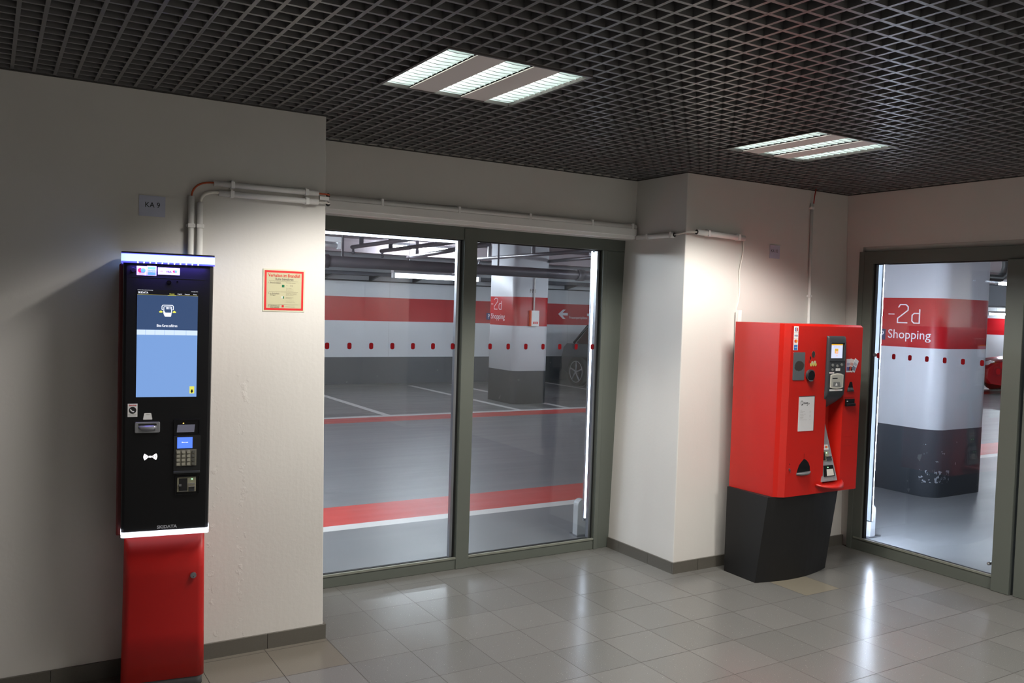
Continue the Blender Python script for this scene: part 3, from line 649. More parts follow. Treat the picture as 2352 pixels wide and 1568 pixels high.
# ticket mouth: raised silver tray with dished slot
tm = MB().rbox(-.1255, -.0270, -.006, 0, 1.1325, 1.1795, .006, 4, 'y')
tmo = obj('ticket_mouth', tm, mat('silver_plastic', (150, 152, 156), .32, .5), K, bev=.0025, label='silver grey ticket mouth')
obj('slot', MB().rbox(-.112, -.040, -.0066, -.006, 1.1650, 1.1720, .003, 3, 'y'), M_GASKET, tmo)
rg = []
for z, d in ((1.1650, .0062), (1.1600, .010), (1.1540, .0135), (1.1480, .0125), (1.1420, .0066)):
    hw = .036*(1 if z > 1.15 else .86); rg.append([(-.0762-hw, -.0058, z), (-.0762-hw*.7, -d*.85, z), (-.0762, -d, z), (-.0762+hw*.7, -d*.85, z), (-.0762+hw, -.0058, z), (-.0762, -.0050, z)])
obj('lip', MB().loft(rg), mat('silver_plastic', (150, 152, 156), .32, .5), tmo)
obj('receipt_slot', MB().box(.0325, .1295, -.0006, 0, 1.2345, 1.2368), mat('hole_black', (2, 2, 3), .9), K)
# recessed right hand column of readers (frames stand proud of a recess)
def bezel(name, x0, x1, z0, z1, d=.006, wdt=.005, m=None):
    return obj(name, MB().box(x0, x1, -d, 0, z1-wdt, z1).box(x0, x1, -d, 0, z0, z0+wdt).box(x0, x0+wdt, -d, 0, z0+wdt, z1-wdt).box(x1-wdt, x1, -d, 0, z0+wdt, z1-wdt).box(x0+wdt, x1-wdt, -.0012, 0, z0+wdt, z1-wdt), m or M_BLACK, K, bev=.0012)
bz = bezel('scanner', .0290, .1345, 1.1200, 1.1885)
obj('window', MB().prism([(.0400, 1.1315), (.1100, 1.1315), (.1130, 1.1640), (.0430, 1.1640)], -.0026, -.0012, lambda a, b, c: (a, c, b)), em('scanner_glow', (92, 92, 104), .9), bz)
obj('status_light', MB().box(.064, .069, -.0022, -.0012, 1.1690, 1.1715), mat('led_amber', (255, 180, 40), .4, emit=(1, .6, .1), es=5), bz)
pp = obj('pin_terminal', MB().rbox(.0285, .1360, -.007, 0, .9640, 1.1180, .004, 3, 'y'), mat('terminal_black', (30, 31, 32), .4), K, bev=.001)
ps = scr('screen', .0425, .1040, 1.0630, 1.1105, em('pin_blue', (86, 128, 255), 1.2), pp, -.007)
text('Bereit', 'lettering', .0605, .0865, 1.0865, 1.0915, WD, ps, y=-.0084, bold=.04)
kp = scr('keypad', .0375, .1205, .9870, 1.0580, mat('keypad_grey', (118, 116, 104), .5), pp, -.007, .0015)
for r_ in range(4):
    for c_ in range(4):
        x = .0415+.0205*c_; z = 1.0415-.0172*r_
        obj('key', MB().rbox(x, x+.0125, -.0115, -.0085, z, z+.0115, .002, 2, 'y'), mat('key_%d' % (c_ == 3), (168, 166, 152) if c_ < 3 else (96, 96, 90), .4), kp)
obj('ledge', MB().box(.0285, .1360, -.012, 0, .9560, .9650), M_DARK, K, bev=.001)
cb = bezel('card_reader', .0365, .1350, .8610, .9430, .006, .004)
obj('plate', MB().box(.0450, .1205, -.004, -.0012, .8740, .9375), M_BEIGE, cb)
obj('card_slot', MB().box(.0525, .0860, -.0052, -.004, .8790, .9325), M_GASKET, cb)
obj('roller', MB().box(.0515, .062, -.009, -.0045, .8990, .9080), M_STEEL, cb)
obj('rim', MB().box(.0525, .0850, -.0062, -.0045, .876, .8785), M_STEEL, cb)
obj('card_lip', MB().box(.0905, .1165, -.010, -.004, .8950, .8990).box(.0905, .1165, -.0065, -.004, .9060, .9110, ), M_CHROME, cb)
obj('shutter', MB().box(.0920, .1150, -.0056, -.004, .8760, .8940), M_DARK, cb)
obj('status_light', MB().cyl((.1045, -.0056, .9280), .0022, .0018, 'y', 10), mat('led_green', (80, 255, 120), .4, emit=(.2, 1, .3), es=6), cb)
# glowing contactless symbol: waves left and right
nf = MB()
for sx in (-1, 1):
    for rr, wd in ((.0085, .0045), (.0155, .0048), (.0225, .0048)):
        a0 = 38 if rr > .01 else 30
        nf.stroke([(-.0630+sx*(rr*cos(RAD(t)))+sx*.002, 1.0305+rr*.92*sin(RAD(t))) for t in range(-a0, a0+1, 6)], wd, -.0003, .0008)
nf.prism([(-.070, 1.0285), (-.063, 1.0262), (-.056, 1.0285), (-.0585, 1.0335), (-.0675, 1.0335)], -.0011, -.0003, lambda a, b, c: (a, c, b))
obj('contactless_symbol', nf, mat('symbol_white', (255, 255, 255), .4, emit=(1, .93, .97), es=3), K)
text('SKIDATA', 'logo', -.0330, .0470, .7195, .7335, mat('logo_silver', (170, 172, 176), .35), K, y=0., bold=.035, thick=.001)
# red pedestal: rounded front corners, slight flare downwards, grey plinth
def pring(z, hw, y0, r=.03, yb_=.25):
    ring = [(-hw, yb_, z)]
    for k in range(6): t = pi+pi/2*k/5; ring.append((-hw+r+r*cos(t), y0+r+r*sin(t), z))
    for k in range(6): t = 1.5*pi+pi/2*k/5; ring.append((hw-r+r*cos(t), y0+r+r*sin(t), z))
    ring.append((hw, yb_, z)); return ring
pd = obj('pedestal', MB().loft([pring(.045, .169, .030), pring(.25, .1665, .030), pring(.50, .164, .030), pring(.690, .162, .030)]), M_REDK, K)
obj('plinth', MB().loft([pring(0, .163, .040), pring(.045, .163, .040)]), mat('plinth_grey', (84, 86, 88), .5), K)
lk = obj('lock', MB().cyl((.1175, .018, .4985), .0125, .013, 'y', 20).cyl((.1175, .014, .5045), .008, .006, 'y', 14), M_STEEL, K, label='small steel lock on red pedestal')
obj('keyhole', MB().box(.1163, .1187, .0168, .0178, .4905, .5000), M_GASKET, lk)

# ================================================================== RED CASH MACHINE (right)
Q = thing('cash_machine', 'wide red parking cash machine with grey operating column on a black curved base', 'cash machine', (4.58, 3.92, 0))
def O(mb): return mb
yF = 3.70; zb, zt = .567, 1.663
mb = MB()
# cabinet: faces laid as panels round the niche
nx0, nx1, nz0, nz1 = 4.655, 4.822, .628, 1.20
XS0, XC, XF0, XF1 = 4.231, 4.243, 4.300, 4.994
yBk = 4.107; yCh = 3.745
def quad(a, b, c, d): mb.add([a, b, c, d], [(0, 1, 2, 3)])
quad((XS0, yBk, zb), (XC, yCh, zb), (XC, yCh, zt), (XS0, yBk, zt))                     # left side
quad((XC, yCh, zb), (XC+.018, yCh-.022, zb), (XC+.018, yCh-.022, zt), (XC, yCh, zt))
quad((XC+.018, yCh-.022, zb), (XF0, yF, zb), (XF0, yF, zt), (XC+.018, yCh-.022, zt))
zc = zt-.013  # sloped top front edge
for a, b, c, d in ((XF0, nx0, zb, zc), (nx1, XF1, zb, zc), (nx0, nx1, zb, nz0), (nx0, nx1, nz1, zc)):
    quad((a, yF, c), (b, yF, c), (b, yF, d), (a, yF, d))
quad((XF0, yF, zc), (XF1, yF, zc), (XF1, yF+.02, zt), (XF0, yF+.02, zt))
mb.add([(XF0, yF, zc), (XF0, yF+.02, zt), (XF0, yF, zt)], [(0, 1, 2)])
quad((XF1, yF, zb), (XF1, yBk, zb), (XF1, yBk, zt), (XF1, yF+.02, zt)); mb.add([(XF1, yF, zb), (XF1, yF+.02, zt), (XF1, yF, zc)], [(0, 1, 2)])
quad((XS0, yBk, zb), (XS0, yBk, zt), (XF1, yBk, zt), (XF1, yBk, zb))
mb.add([(XS0, yBk, zt), (XC, yCh, zt), (XC+.018, yCh-.022, zt), (XF0, yF, zt), (XF0, yF+.02, zt), (XF1, yF+.02, zt), (XF1, yBk, zt)], [tuple(range(7))])
mb.add([(XS0, yBk, zb), (XC, yCh, zb), (XC+.018, yCh-.022, zb), (XF0, yF, zb), (XF1, yF, zb), (XF1, yBk, zb)], [tuple(range(6))[::-1]])
# niche walls
nb = 3.785
quad((nx0, yF, nz0), (nx0, nb, nz0), (nx0, nb, nz1), (nx0, yF, nz1)); quad((nx1, yF, nz0), (nx1-.03, nb, nz0), (nx1-.03, nb, nz1), (nx1, yF, nz1))
quad((nx0, nb, nz0), (nx1-.03, nb, nz0), (nx1-.03, nb, nz1), (nx0, nb, nz1)); quad((nx0, yF, nz0), (nx1, yF, nz0), (nx1-.03, nb, nz0), (nx0, nb, nz0)); quad((nx0, yF, nz1), (nx1, yF, nz1), (nx1-.03, nb, nz1), (nx0, nb, nz1))
obj('cabinet', mb, M_REDM, Q, world=True)
# black base: bulging front, leaning forward towards the top
def bring(z):
    f = z/.567; sh = -.078*f; n = 12; ring = [(4.212, 4.104, z)]
    for k in range(n+1):
        t = k/n; x = 4.202+.70*t; ring.append((x, 3.822+sh-.062*math.sin(pi*t)**.9*(1-.25*f)+.022*t, z))
    ring.append((4.902, 4.104, z)); return ring
obj('base', MB().loft([bring(0), bring(.19), bring(.38), bring(.5665)], smooth=False), M_BASEM, Q, world=True)
def front(name, x0, x1, z0, z1, m, par=None, y=yF, t_=.0015): return obj(name, MB().box(x0, x1, y-t_, y, z0, z1), m, par or Q, world=True)
yq = yF-.0015
cs_ = front('card_sticker', 4.322, 4.3625, 1.497, 1.648, M_WHITE)
for z in (1.609, 1.571, 1.535): front('divider', 4.322, 4.3625, z, z+.001, M_REDINK, cs_, yq, .0004)
front('emblem', 4.330, 4.345, 1.617, 1.639, mat('navy_print', (40, 50, 130), .4), cs_, yq, .0005); front('emblem', 4.343, 4.355, 1.617, 1.639, M_REDINK, cs_, yq, .0005)
text('E', 'lettering', 4.335, 4.347, 1.620, 1.636, M_WHITE, cs_, y=yq-.0006, world=True, bold=.02)
text('VISA', 'lettering', 4.325, 4.3595, 1.584, 1.5945, mat('navy_print', (40, 50, 130), .4), cs_, y=yq, world=True, bold=.02)
for cx, m in ((4.337, M_REDINK), (4.348, M_ORINK)):
    obj('emblem', MB().prism([(cx+.0095*cos(2*pi*k/20), 1.5545+.0105*sin(2*pi*k/20)) for k in range(20)], yq-(.0006 if cx < 4.34 else .0010), yq, lambda a, b, c: (a, c, b)), m, cs_, world=True)
front('emblem', 4.327, 4.358, 1.500, 1.530, M_BLUEINK, cs_, yq, .0005)
text('AMEX', 'lettering', 4.330, 4.355, 1.511, 1.519, M_WHITE, cs_, y=yq-.0006, world=True)
n_ = NT('worn_grey_plate'); wv = n_.noise(60, 6)
dx = n_.ma('SUBTRACT', n_.x, 4.382); dz = n_.ma('SUBTRACT', n_.z, 1.397)
rr = n_.ma('ADD', n_.ma('POWER', n_.ma('ABSOLUTE', n_.ma('DIVIDE', dx, .045)), 2.), n_.ma('POWER', n_.ma('ABSOLUTE', n_.ma('DIVIDE', dz, .033)), 2.))
n_.out(n_.mix(n_.ma('LESS_THAN', n_.ma('ADD', rr, n_.ma('MULTIPLY', wv, .9)), 1.4), lin((84, 90, 94)), lin((50, 46, 42))), .5)
obj('coin_plate', MB().rbox(4.326, 4.432, yF-.003, yF, 1.308, 1.484, .004, 3, 'y'), n_.m, Q, world=True)
def oval(name, cx, cz, rx, rz_, m, par=None, y=yF, t_=.002, rot=0, seg=20):
    pts = []
    for k in range(seg):
        a, b = rx*cos(2*pi*k/seg), rz_*sin(2*pi*k/seg); pts.append((cx+a*cos(rot)-b*sin(rot), cz+a*sin(rot)+b*cos(rot)))
    return obj(name, MB().prism(pts, y-t_, y, lambda a, b, c: (a, c, b)), m, par or Q, world=True)
cv = oval('coin_slot', 4.512, 1.4715, .0165, .0205, M_CHROME); oval('coin_mouth', 4.510, 1.4710, .0135, .0180, mat('slot_dark', (52, 48, 46), .4), cv, yF-.002, .0006)
oval('button_hole', 4.4865, 1.4470, .0062, .0120, M_GASKET, t_=.0006); oval('button_hole', 4.4765, 1.4230, .0022, .0110, M_GASKET, t_=.0006)
for i, (cx, cz) in enumerate(((4.4945, 1.4045), (4.5060, 1.4165), (4.5165, 1.4055), (4.5300, 1.4190), (4.5370, 1.4055))):
    c_ = oval('printed_coin', cx, cz, .0098, .0115, mat('coin_%d' % (i % 2), (196, 180, 92) if i % 2 == 0 else (186, 186, 150), .4), t_=.0008+.0002*i)
# round coin cup
cup = oval('coin_cup', 4.484, 1.338, .0365, .0365, M_DARK, t_=.012)
oval('cup_rim', 4.484, 1.346, .0345, .0290, M_STEEL, cup, yF-.012, .003); oval('cup_mouth', 4.487, 1.336, .0300, .0310, M_BLACK, cup, yF-.015, .0012)
obj('cup_lip', MB().loft([[(4.484+.020*cos(t), yF-.014-.008*max(0, -sin(t)), 1.307+.006*sin(t)) for t in [2*pi*k/12 for k in range(12)]], [(4.484+.004*cos(t), yF-.006-.002*sin(t), 1.296) for t in [2*pi*k/12 for k in range(12)]]]), M_DARK, cup, world=True)
# price list
pl = front('price_list', 4.396, 4.540, .981, 1.2015, mat('paper', (206, 206, 208), .5), t_=.0022)
front('frame_edge', 4.394, 4.543, 1.2015, 1.205, M_DARK, pl, yF, .0026); front('frame_edge', 4.540, 4.543, .981, 1.2015, M_DARK, pl, yF, .0026)
yl = yF-.0023
obj('logo', MB().stroke([(4.4225+.0105*cos(t), 1.1625+.0135*sin(t)) for t in [2*pi*k/18 for k in range(18)]]+[(4.433, 1.1625)], .0022, yl, .0005).stroke([(4.424, 1.154), (4.4345, 1.1475)], .0034, yl, .0005).stroke([(4.4865, 1.1510), (4.4925, 1.1590)], .0036, yl, .0005).stroke([(4.471, 1.1425), (4.477, 1.1500)], .0036, yl, .0005), M_INK, pl, world=True)
text('PARK', 'logo', 4.4385, 4.4825, 1.1545, 1.1655, M_INK, pl, y=yl, world=True, bold=.02)
for s_, a, b, z in (('Parktarif', 4.411, 4.427, 1.115), ('Je angefangene Stunde', 4.411, 4.454, 1.105), ('Tageshöchstsatz', 4.411, 4.438, 1.098), ('Nachttarif 20.00 - 6.00 Uhr', 4.411, 4.462, 1.088), ('Ticketverlust', 4.411, 4.446, 1.079), ('Monatskarte', 4.411, 4.442, 1.069), ('Öffnungszeiten', 4.411, 4.434, 1.061), ('Montag - Sonntag 24 Stunden', 4.411, 4.474, 1.052)):
    text(s_, 'lettering', a, b, z, z+.0038, M_GREYINK, pl, y=yl, world=True)
for z in (1.105, 1.098, 1.079, 1.069, 1.052): text('2,00', 'lettering', 4.497, 4.508, z, z+.0036, M_GREYINK, pl, y=yl, world=True)
# grey operating column
cx0, cx1 = 4.650, 4.828
def cring(z, xr, y0, xl=cx0, yb_=yF+.001):
    r = .022; ring = [(xl, yb_, z), (xl, y0+.010, z), (xl+.008, y0+.002, z), (xl+r, y0, z)]
    ring += [(xr-r, y0, z), (xr-.008, y0+.002, z), (xr, y0+.010, z), (xr, yb_, z)]; return ring
rs = []
for z, xr, y0, yb_ in ((1.048, 4.668, 3.790, 3.792), (1.085, 4.706, 3.772, 3.786), (1.12, 4.752, 3.748, 3.78), (1.155, 4.792, 3.715, 3.76), (1.185, 4.816, 3.685, 3.74), (1.205, 4.826, 3.665, 3.72), (1.235, 4.828, 3.658, 3.701), (1.46, 4.826, 3.656, 3.701), (1.545, 4.824, 3.658, 3.701), (1.572, 4.823, 3.659, 3.701), (1.582, 4.822, 3.663, 3.701), (1.590, 4.818, 3.676, 3.701)):
    rs.append(cring(z, xr, y0, yb_=yb_))
# arched top
opc = obj('operating_column', MB().loft(rs), M_DARK, Q, world=True, label='dark grey operating column')
yc_ = 3.656
sb = obj('screen_bezel', MB().box(4.664, 4.812, yc_-.010, yc_, 1.545, 1.552).box(4.800, 4.812, yc_-.012, yc_, 1.430, 1.545).box(4.664, 4.812, yc_-.006, yc_, 1.425, 1.434).box(4.664, 4.672, yc_-.004, yc_, 1.434, 1.545), M_DARK, opc, world=True, bev=.001)
ss = front('screen', 4.673, 4.783, 1.4460, 1.5380, em('machine_screen', (216, 222, 250), 1.0), opc, yc_, .002)
front('title_bar', 4.673, 4.783, 1.5300, 1.5380, em('screen_orange', (240, 180, 40), 1.0), ss, yc_-.002, .0004)
text('Bitte Karte einführen', 'screen_text', 4.699, 4.755, 1.5170, 1.5220, em('screen_blue', (110, 110, 210)), ss, y=yc_-.002, world=True)
front('picture', 4.706, 4.740, 1.4780, 1.5080, em('screen_orange', (240, 180, 40), 1.0), ss, yc_-.002, .0004); front('picture', 4.714, 4.738, 1.4730, 1.4920, em('screen_pink', (244, 190, 170), 1.0), ss, yc_-.002, .0006)
front('picture', 4.714, 4.731, 1.4960, 1.5015, em('screen_grey', (130, 160, 150), 1.0), ss, yc_-.002, .0007); front('picture', 4.720, 4.737, 1.4590, 1.4640, em('screen_pink', (244, 190, 170), 1.0), ss, yc_-.002, .0006)
for cx, cz in ((4.693, 1.4000), (4.738, 1.3950), (4.782, 1.4020), (4.693, 1.3700)):
    bt = oval('button', cx, cz, .0120, .0110, mat('button_grey', (104, 106, 104), .3), opc, yc_, .005)
    oval('cap', cx-.002, cz+.001, .0080, .0078, mat('button_glass', (140, 142, 140), .15), bt, yc_-.005, .002)
l1 = front('paper_label', 4.724, 4.768, 1.3630, 1.3800, M_WHITE, opc, yc_); text('Quittung', 'lettering', 4.732, 4.762, 1.3730, 1.3770, M_GREYINK, l1, y=yc_-.0017, world=True)
l2_ = front('paper_label', 4.664, 4.710, 1.3465, 1.3560, M_WHITE, opc, yc_); text('Service', 'lettering', 4.672, 4.702, 1.3485, 1.3540, M_REDINK, l2_, y=yc_-.0017, world=True)
M_IVORY = mat('ivory_plastic', (206, 204, 192), .35)
ir = [(4.674, 1.254), (4.674, 1.336), (4.700, 1.344), (4.740, 1.347), (4.780, 1.344), (4.802, 1.337), (4.802, 1.254), (4.780, 1.248), (4.740, 1.2455), (4.700, 1.248)]
cu_ = obj('card_mouth', MB().prism(ir, yc_-.008, yc_, lambda a, b, c: (a, c, b)), M_IVORY, opc, world=True, bev=.002, label='ivory card mouth')
ir2 = [(4.738+(a-4.738)*.86, 1.297+(b-1.297)*.84) for a, b in ir]
obj('inset', MB().prism(ir2, yc_-.0086, yc_-.008, lambda a, b, c: (a, c, b)), mat('inset_grey', (176, 176, 168), .4), cu_, world=True)
front('slot', 4.692, 4.742, 1.3110, 1.3185, M_GASKET, cu_, yc_-.0086, .0006)
obj('card_picture', MB().prism([(4.700, 1.262), (4.775, 1.258), (4.765, 1.290), (4.703, 1.292)], yc_-.0094, yc_-.0086, lambda a, b, c: (a, c, b)), mat('picture_grey', (120, 122, 122), .4), cu_, world=True)
obj('arrow', MB().prism([(4.722, 1.267), (4.743, 1.267), (4.740, 1.279), (4.734, 1.286), (4.726, 1.279)], yc_-.0100, yc_-.0094, lambda a, b, c: (a, c, b)), M_WHITE, cu_, world=True)
l3 = front('paper_label', 4.672, 4.800, 1.2320, 1.2440, M_WHITE, opc, yc_); text('Ticket', 'lettering', 4.725, 4.750, 1.2350, 1.2410, M_REDINK, l3, y=yc_-.0017, world=True)
def recede(o, f):
    l = Q.location
    for v in o.data.vertices:
        x, z = v.co.x+l.x, v.co.z
        y = v.co.y+l.y
        if y < yF: v.co.y = (yF-(yF-y)*.5)-l.y
        v.co.x = x*f-l.x; v.co.z = 1.7115+(z-1.7115)*f
    for c in o.children: recede(c, f)
recede(opc, .9965)
# banknote picture fan
for i, (px_, ang, col, c2) in enumerate(((4.861, 0, (206, 204, 214), (96, 90, 150)), (4.893, -.22, (214, 200, 198), (176, 70, 60)), (4.926, -.48, (204, 206, 214), (110, 116, 136)))):
    def rot(a, b): return (px_+a*cos(ang)-b*sin(ang), 1.396+a*sin(ang)*1+b*cos(ang))
    nb_ = obj('printed_banknote', MB().prism([rot(-.021, -.044), rot(.021, -.044), rot(.021, .044), rot(-.021, .044)], yF-.0008-.0004*i, yF, lambda a, b, c: (a, c, b)), mat('note_%d' % i, col, .5), Q, world=True)
    obj('print', MB().prism([rot(-.016, -.034), rot(.016, -.034), rot(.016, -.008), rot(-.016, -.008)], yF-.0012-.0004*i, yF-.0008-.0004*i, lambda a, b, c: (a, c, b)), mat('note_print_%d' % i, c2, .5), nb_, world=True)
    obj('print', MB().prism([rot(-.016, .000), rot(.014, .000), rot(.014, .018), rot(-.016, .018)], yF-.0012-.0004*i, yF-.0008-.0004*i, lambda a, b, c: (a, c, b)), mat('note_soft_%d' % i, tuple(int(.6*a+.4*b) for a, b in zip(col, c2)), .5), nb_, world=True)
tr_ = obj('receipt_tray', MB().prism([(4.884, 1.288), (4.906, 1.288), (4.924, 1.224), (4.858, 1.224)], yF-.001, yF, lambda a, b, c: (a, c, b)), M_BLACK, Q, world=True)
obj('tray_ramp', MB().loft([[(4.866, yF-.001, 1.250), (4.916, yF-.001, 1.250), (4.916, yF, 1.250), (4.866, yF, 1.250)], [(4.858, yF-.008, 1.224), (4.924, yF-.008, 1.224), (4.924, yF, 1.224), (4.858, yF, 1.224)]]), M_DARK, tr_, world=True)
ns = obj('note_slot', MB().box(4.842, 4.930, yF-.010, yF, 1.128, 1.176), M_BLACK, Q, world=True, bev=.002)
obj('slot_lip', MB().box(4.842, 4.930, yF-.020, yF-.008, 1.128, 1.146), M_BLACK, ns, world=True, bev=.003)
front('indicator', 4.849, 4.860, 1.158, 1.164, M_WHITE, ns, yF-.010, .001)
front('recess_frame', 4.838, 4.938, 1.184, 1.1865, mat('red_shadow_gap', (120, 8, 6), .5), None, yF, .0008)
hd = mat('red_shadow_gap', (120, 8, 6), .5)
obj('access_flap', MB().box(4.842, 4.930, yF-.001, yF, .926, .928).box(4.842, 4.930, yF-.001, yF, .864, .8655).box(4.929, 4.9305, yF-.001, yF, .8655, .926), M_REDM, Q, world=True)
# steel panel in the niche: slants from deep at top to flush at the foot
def npnt(a, z):   # a 0..1 across, z height -> point on the slanted steel
    t = (z-.640)/(1.10-.640); y = 3.694+.076*min(1, t)
    xl = 4.657-.018*max(0, 1-t*4); xr = 4.795-.088*t
    return (xl+(xr-xl)*a, y, z)
sm = MB(); zs = [.640+.046*k for k in range(11)]
fr_ = [npnt(a, z) for z in zs for a in (0, 1)]; bk_ = [(x, y+.006, z) for x, y, z in fr_]; nV = len(fr_)
sm.add(fr_+bk_, [(2*i, 2*i+1, 2*i+3, 2*i+2) for i in range(10)]+[(nV+2*i+2, nV+2*i+3, nV+2*i+1, nV+2*i) for i in range(10)]+[(2*i+1, nV+2*i+1, nV+2*i+3, 2*i+3) for i in range(10)]+[(2*i, 2*i+2, nV+2*i+2, nV+2*i) for i in range(10)]+[(0, nV, nV+1, 1), (20, 21, nV+21, nV+20)])
st = obj('steel_panel', sm, M_SATIN, Q, world=True, label='slanted brushed steel panel in the niche')
def onst(name, a0, a1, z0, z1, m, par, lift=.001):
    q = [npnt(a0, z0), npnt(a1, z0), npnt(a1, z1), npnt(a0, z1)]
    return obj(name, MB().add([(x, y-lift, z) for x, y, z in q]+[(x, y+.001, z) for x, y, z in q], [(0,1,2,3),(7,6,5,4),(0,4,5,1),(1,5,6,2),(2,6,7,3),(3,7,4,0)]), m, par, world=True)
onst('coin_insert', .08, .28, .905, .955, M_GASKET, st); onst('blue_light', .0, .12, .965, .985, em('niche_blue', (70, 60, 255), 1.5), st)
v1_ = onst('card_sticker', .0, .80, .842, .874, M_WHITE, st); text('VISA', 'lettering', 4.672, 4.697, .851, .860, mat('navy_print', (40, 50, 130), .4), v1_, y=npnt(0, .86)[1]-.0012, world=True, bold=.02)
oval('emblem', 4.712, .858, .0072, .0085, M_REDINK, v1_, npnt(0, .858)[1]-.001, .0006); oval('emblem', 4.720, .858, .0066, .0085, M_ORINK, v1_, npnt(0, .858)[1]-.001, .0009)
cr_ = onst('card_reader', .02, .70, .772, .832, M_BEIGE, st, .003)
onst('card_slot', .05, .34, .776, .828, M_GASKET, cr_, .004); onst('shutter', .42, .86, .772, .792, M_DARK, cr_, .006); onst('card_lip', .36, .88, .796, .800, M_CHROME, cr_, .010)
zl = .822; p_ = npnt(.5, zl); obj('status_light', MB().cyl((p_[0], p_[1]-.006, zl), .0028, .003, 'y', 10), MATS['led_green'], cr_, world=True)
rd = onst('contactless_reader', .14, .86, .672, .742, M_BLACK, st, .006); onst('reader_pad', .32, .80, .676, .718, mat('pad_white', (206, 206, 198), .35), rd, .0075)
p_ = npnt(.42, .730); obj('status_light', MB().cyl((p_[0], p_[1]-.009, .730), .0028, .003, 'y', 10), MATS['led_green'], rd, world=True)
onst('engraved_plate', .22, .76, .648, .664, mat('plate_light', (190, 192, 194), .35, .6), st, .0012)
# red bow handle below the niche
hp = [(4.583, yF-.004, .626)]+[(4.583+.262*t, yF-.012-.062*math.sin(pi*min(1, t*1.02))**.8, .622-.010*math.sin(pi*t)) for t in [k/12 for k in range(1, 12)]]+[(4.846, yF-.004, .622)]
rg = []
for i, p in enumerate(hp):
    t = i/(len(hp)-1); h_ = .007+.012*t
    rg.append([(p[0], p[1]-.006, p[2]+h_*.4), (p[0], p[1]-.008, p[2]-h_*.5), (p[0], p[1]+.004, p[2]-h_*.9), (p[0]+.001, yF+.0005, p[2]-h_*.5), (p[0]+.001, yF+.0005, p[2]+h_), (p[0], p[1]+.004, p[2]+h_)])
obj('tray_handle', MB().loft(rg), M_REDM, Q, world=True, label='protruding red rounded tray')
# black coin return with pointed top and curved lip
cr2 = obj('coin_return', MB().prism([(4.4680, .802), (4.4450, .785), (4.4250, .765), (4.4100, .735), (4.4030, .712), (4.4300, .703), (4.4650, .700), (4.5050, .704), (4.5280, .714), (4.5250, .750), (4.5100, .776), (4.4900, .793)], yF-.0012, yF, lambda a, b, c: (a, c, b)), M_BLACK, Q, world=True, label='black pointed coin return')
rgs = []
for k in range(9):
    t = k/8; x = 4.401+.132*t; d = .004+.034*math.sin(pi*t)
    rgs.append([(x, yF, .716+.004*t), (x, yF-d, .712+.008*t+.002*math.sin(pi*t)), (x, yF-d*.9, .704+.007*t-.004*math.sin(pi*t)), (x, yF, .700-.008*math.sin(pi*t)+.004*t)])
obj('lip', MB().loft(rgs), mat('lip_grey', (96, 98, 100), .35), cr2, world=True)
front('stem', 4.4665, 4.4695, .800, .836, hd, cr2, yF, .001)
lk2 = oval('lock', 4.333, .742, .0060, .0085, M_STEEL, t_=.006); front('key', 4.3315, 4.3345, .722, .742, M_CHROME, lk2, yF-.006, .006); oval('lock', 4.337, .776, .0036, .0038, M_GASKET, t_=.001)

# ================================================================== OUTSIDE THE DOORS
M_LEDE = mat('strip_glow', (235, 240, 255), .4, emit=COL_LED, es=E_LED)
def strip(label, p, q, hx, hy, m=M_LEDE):
    t = thing('strip_light', label, 'strip light', p)
    q = tuple(b-a for a, b in zip(p, q)); h = q[2] > .5
    if h:
        obj('housing', MB().box(-hx, hx, -hy, hy, 0, q[2]), M_ALU, t); return t, q
    return t, q
t, q = strip('vertical white strip light outside the glass double door, at its right edge', (3.713, 4.985, .19), (3.713, 4.985, 2.128), .03, .010)
obj('diffuser', MB().box(-.028, .028, -.017, -.010, .02, q[2]-.01), M_LEDE, t)
t, q = strip('vertical white strip light outside the right glass door, at its left edge', (5.66, 4.066, .19), (5.66, 4.066, 2.12), .008, .022, )
obj('diffuser', MB().box(-.014, -.008, -.020, .020, .01, q[2]-.01), mat('strip_glow_dim', (200, 210, 225), .4, emit=(.60, .74, 1.0), es=.9), t)
M_LEDS = mat('strip_glow_strong', (235, 240, 255), .4, emit=COL_LED, es=E_LEDS)
obj('outer_diffuser', MB().box(.008, .014, -.022, .030, .01, 1.92), M_LEDS, t)
for z in (.15, 1.75): obj('bracket', MB().box(-.004, .004, .022, .067, z, z+.02), M_ALU, t)
t = thing('strip_light', 'horizontal white strip light along the head of the glass double door, outside', 'strip light', (1.52, 4.975, 2.128))
obj('housing', MB().box(0, 1.12, -.008, .03, 0, .03), M_ALU, t); obj('diffuser', MB().box(0, 1.12, -.010, .026, -.012, 0), M_LEDE, t)
def bollard(x, y, w_, h_, label, along='x'):
    t = thing('door_bollard', label, 'bollard', (x, y, -.002)); r = w_/2
    pts = [(-r, 0), (r, 0)]+[(r*cos(a), h_-r+r*sin(a)) for a in [pi*k/10 for k in range(11)]]
    P = (lambda a, b, c: (a, c, b)) if along == 'x' else (lambda a, b, c: (c, a, b))
    obj('plate', MB().prism(pts, -.03, .03, P), mat('bollard_grey', (166, 170, 174), .45, .1), t, bev=.004)
    obj('foot', MB().box(-.06, .09, -.05, .05, 0, .012), M_STEEL, t); return t
bollard(3.86, 5.26, .09, .28, 'round-topped grey metal floor bollard outside the double door, by the right strip light')
bollard(5.93, 4.262, .085, .26, 'round-topped grey metal floor bollard outside the right door', 'y')

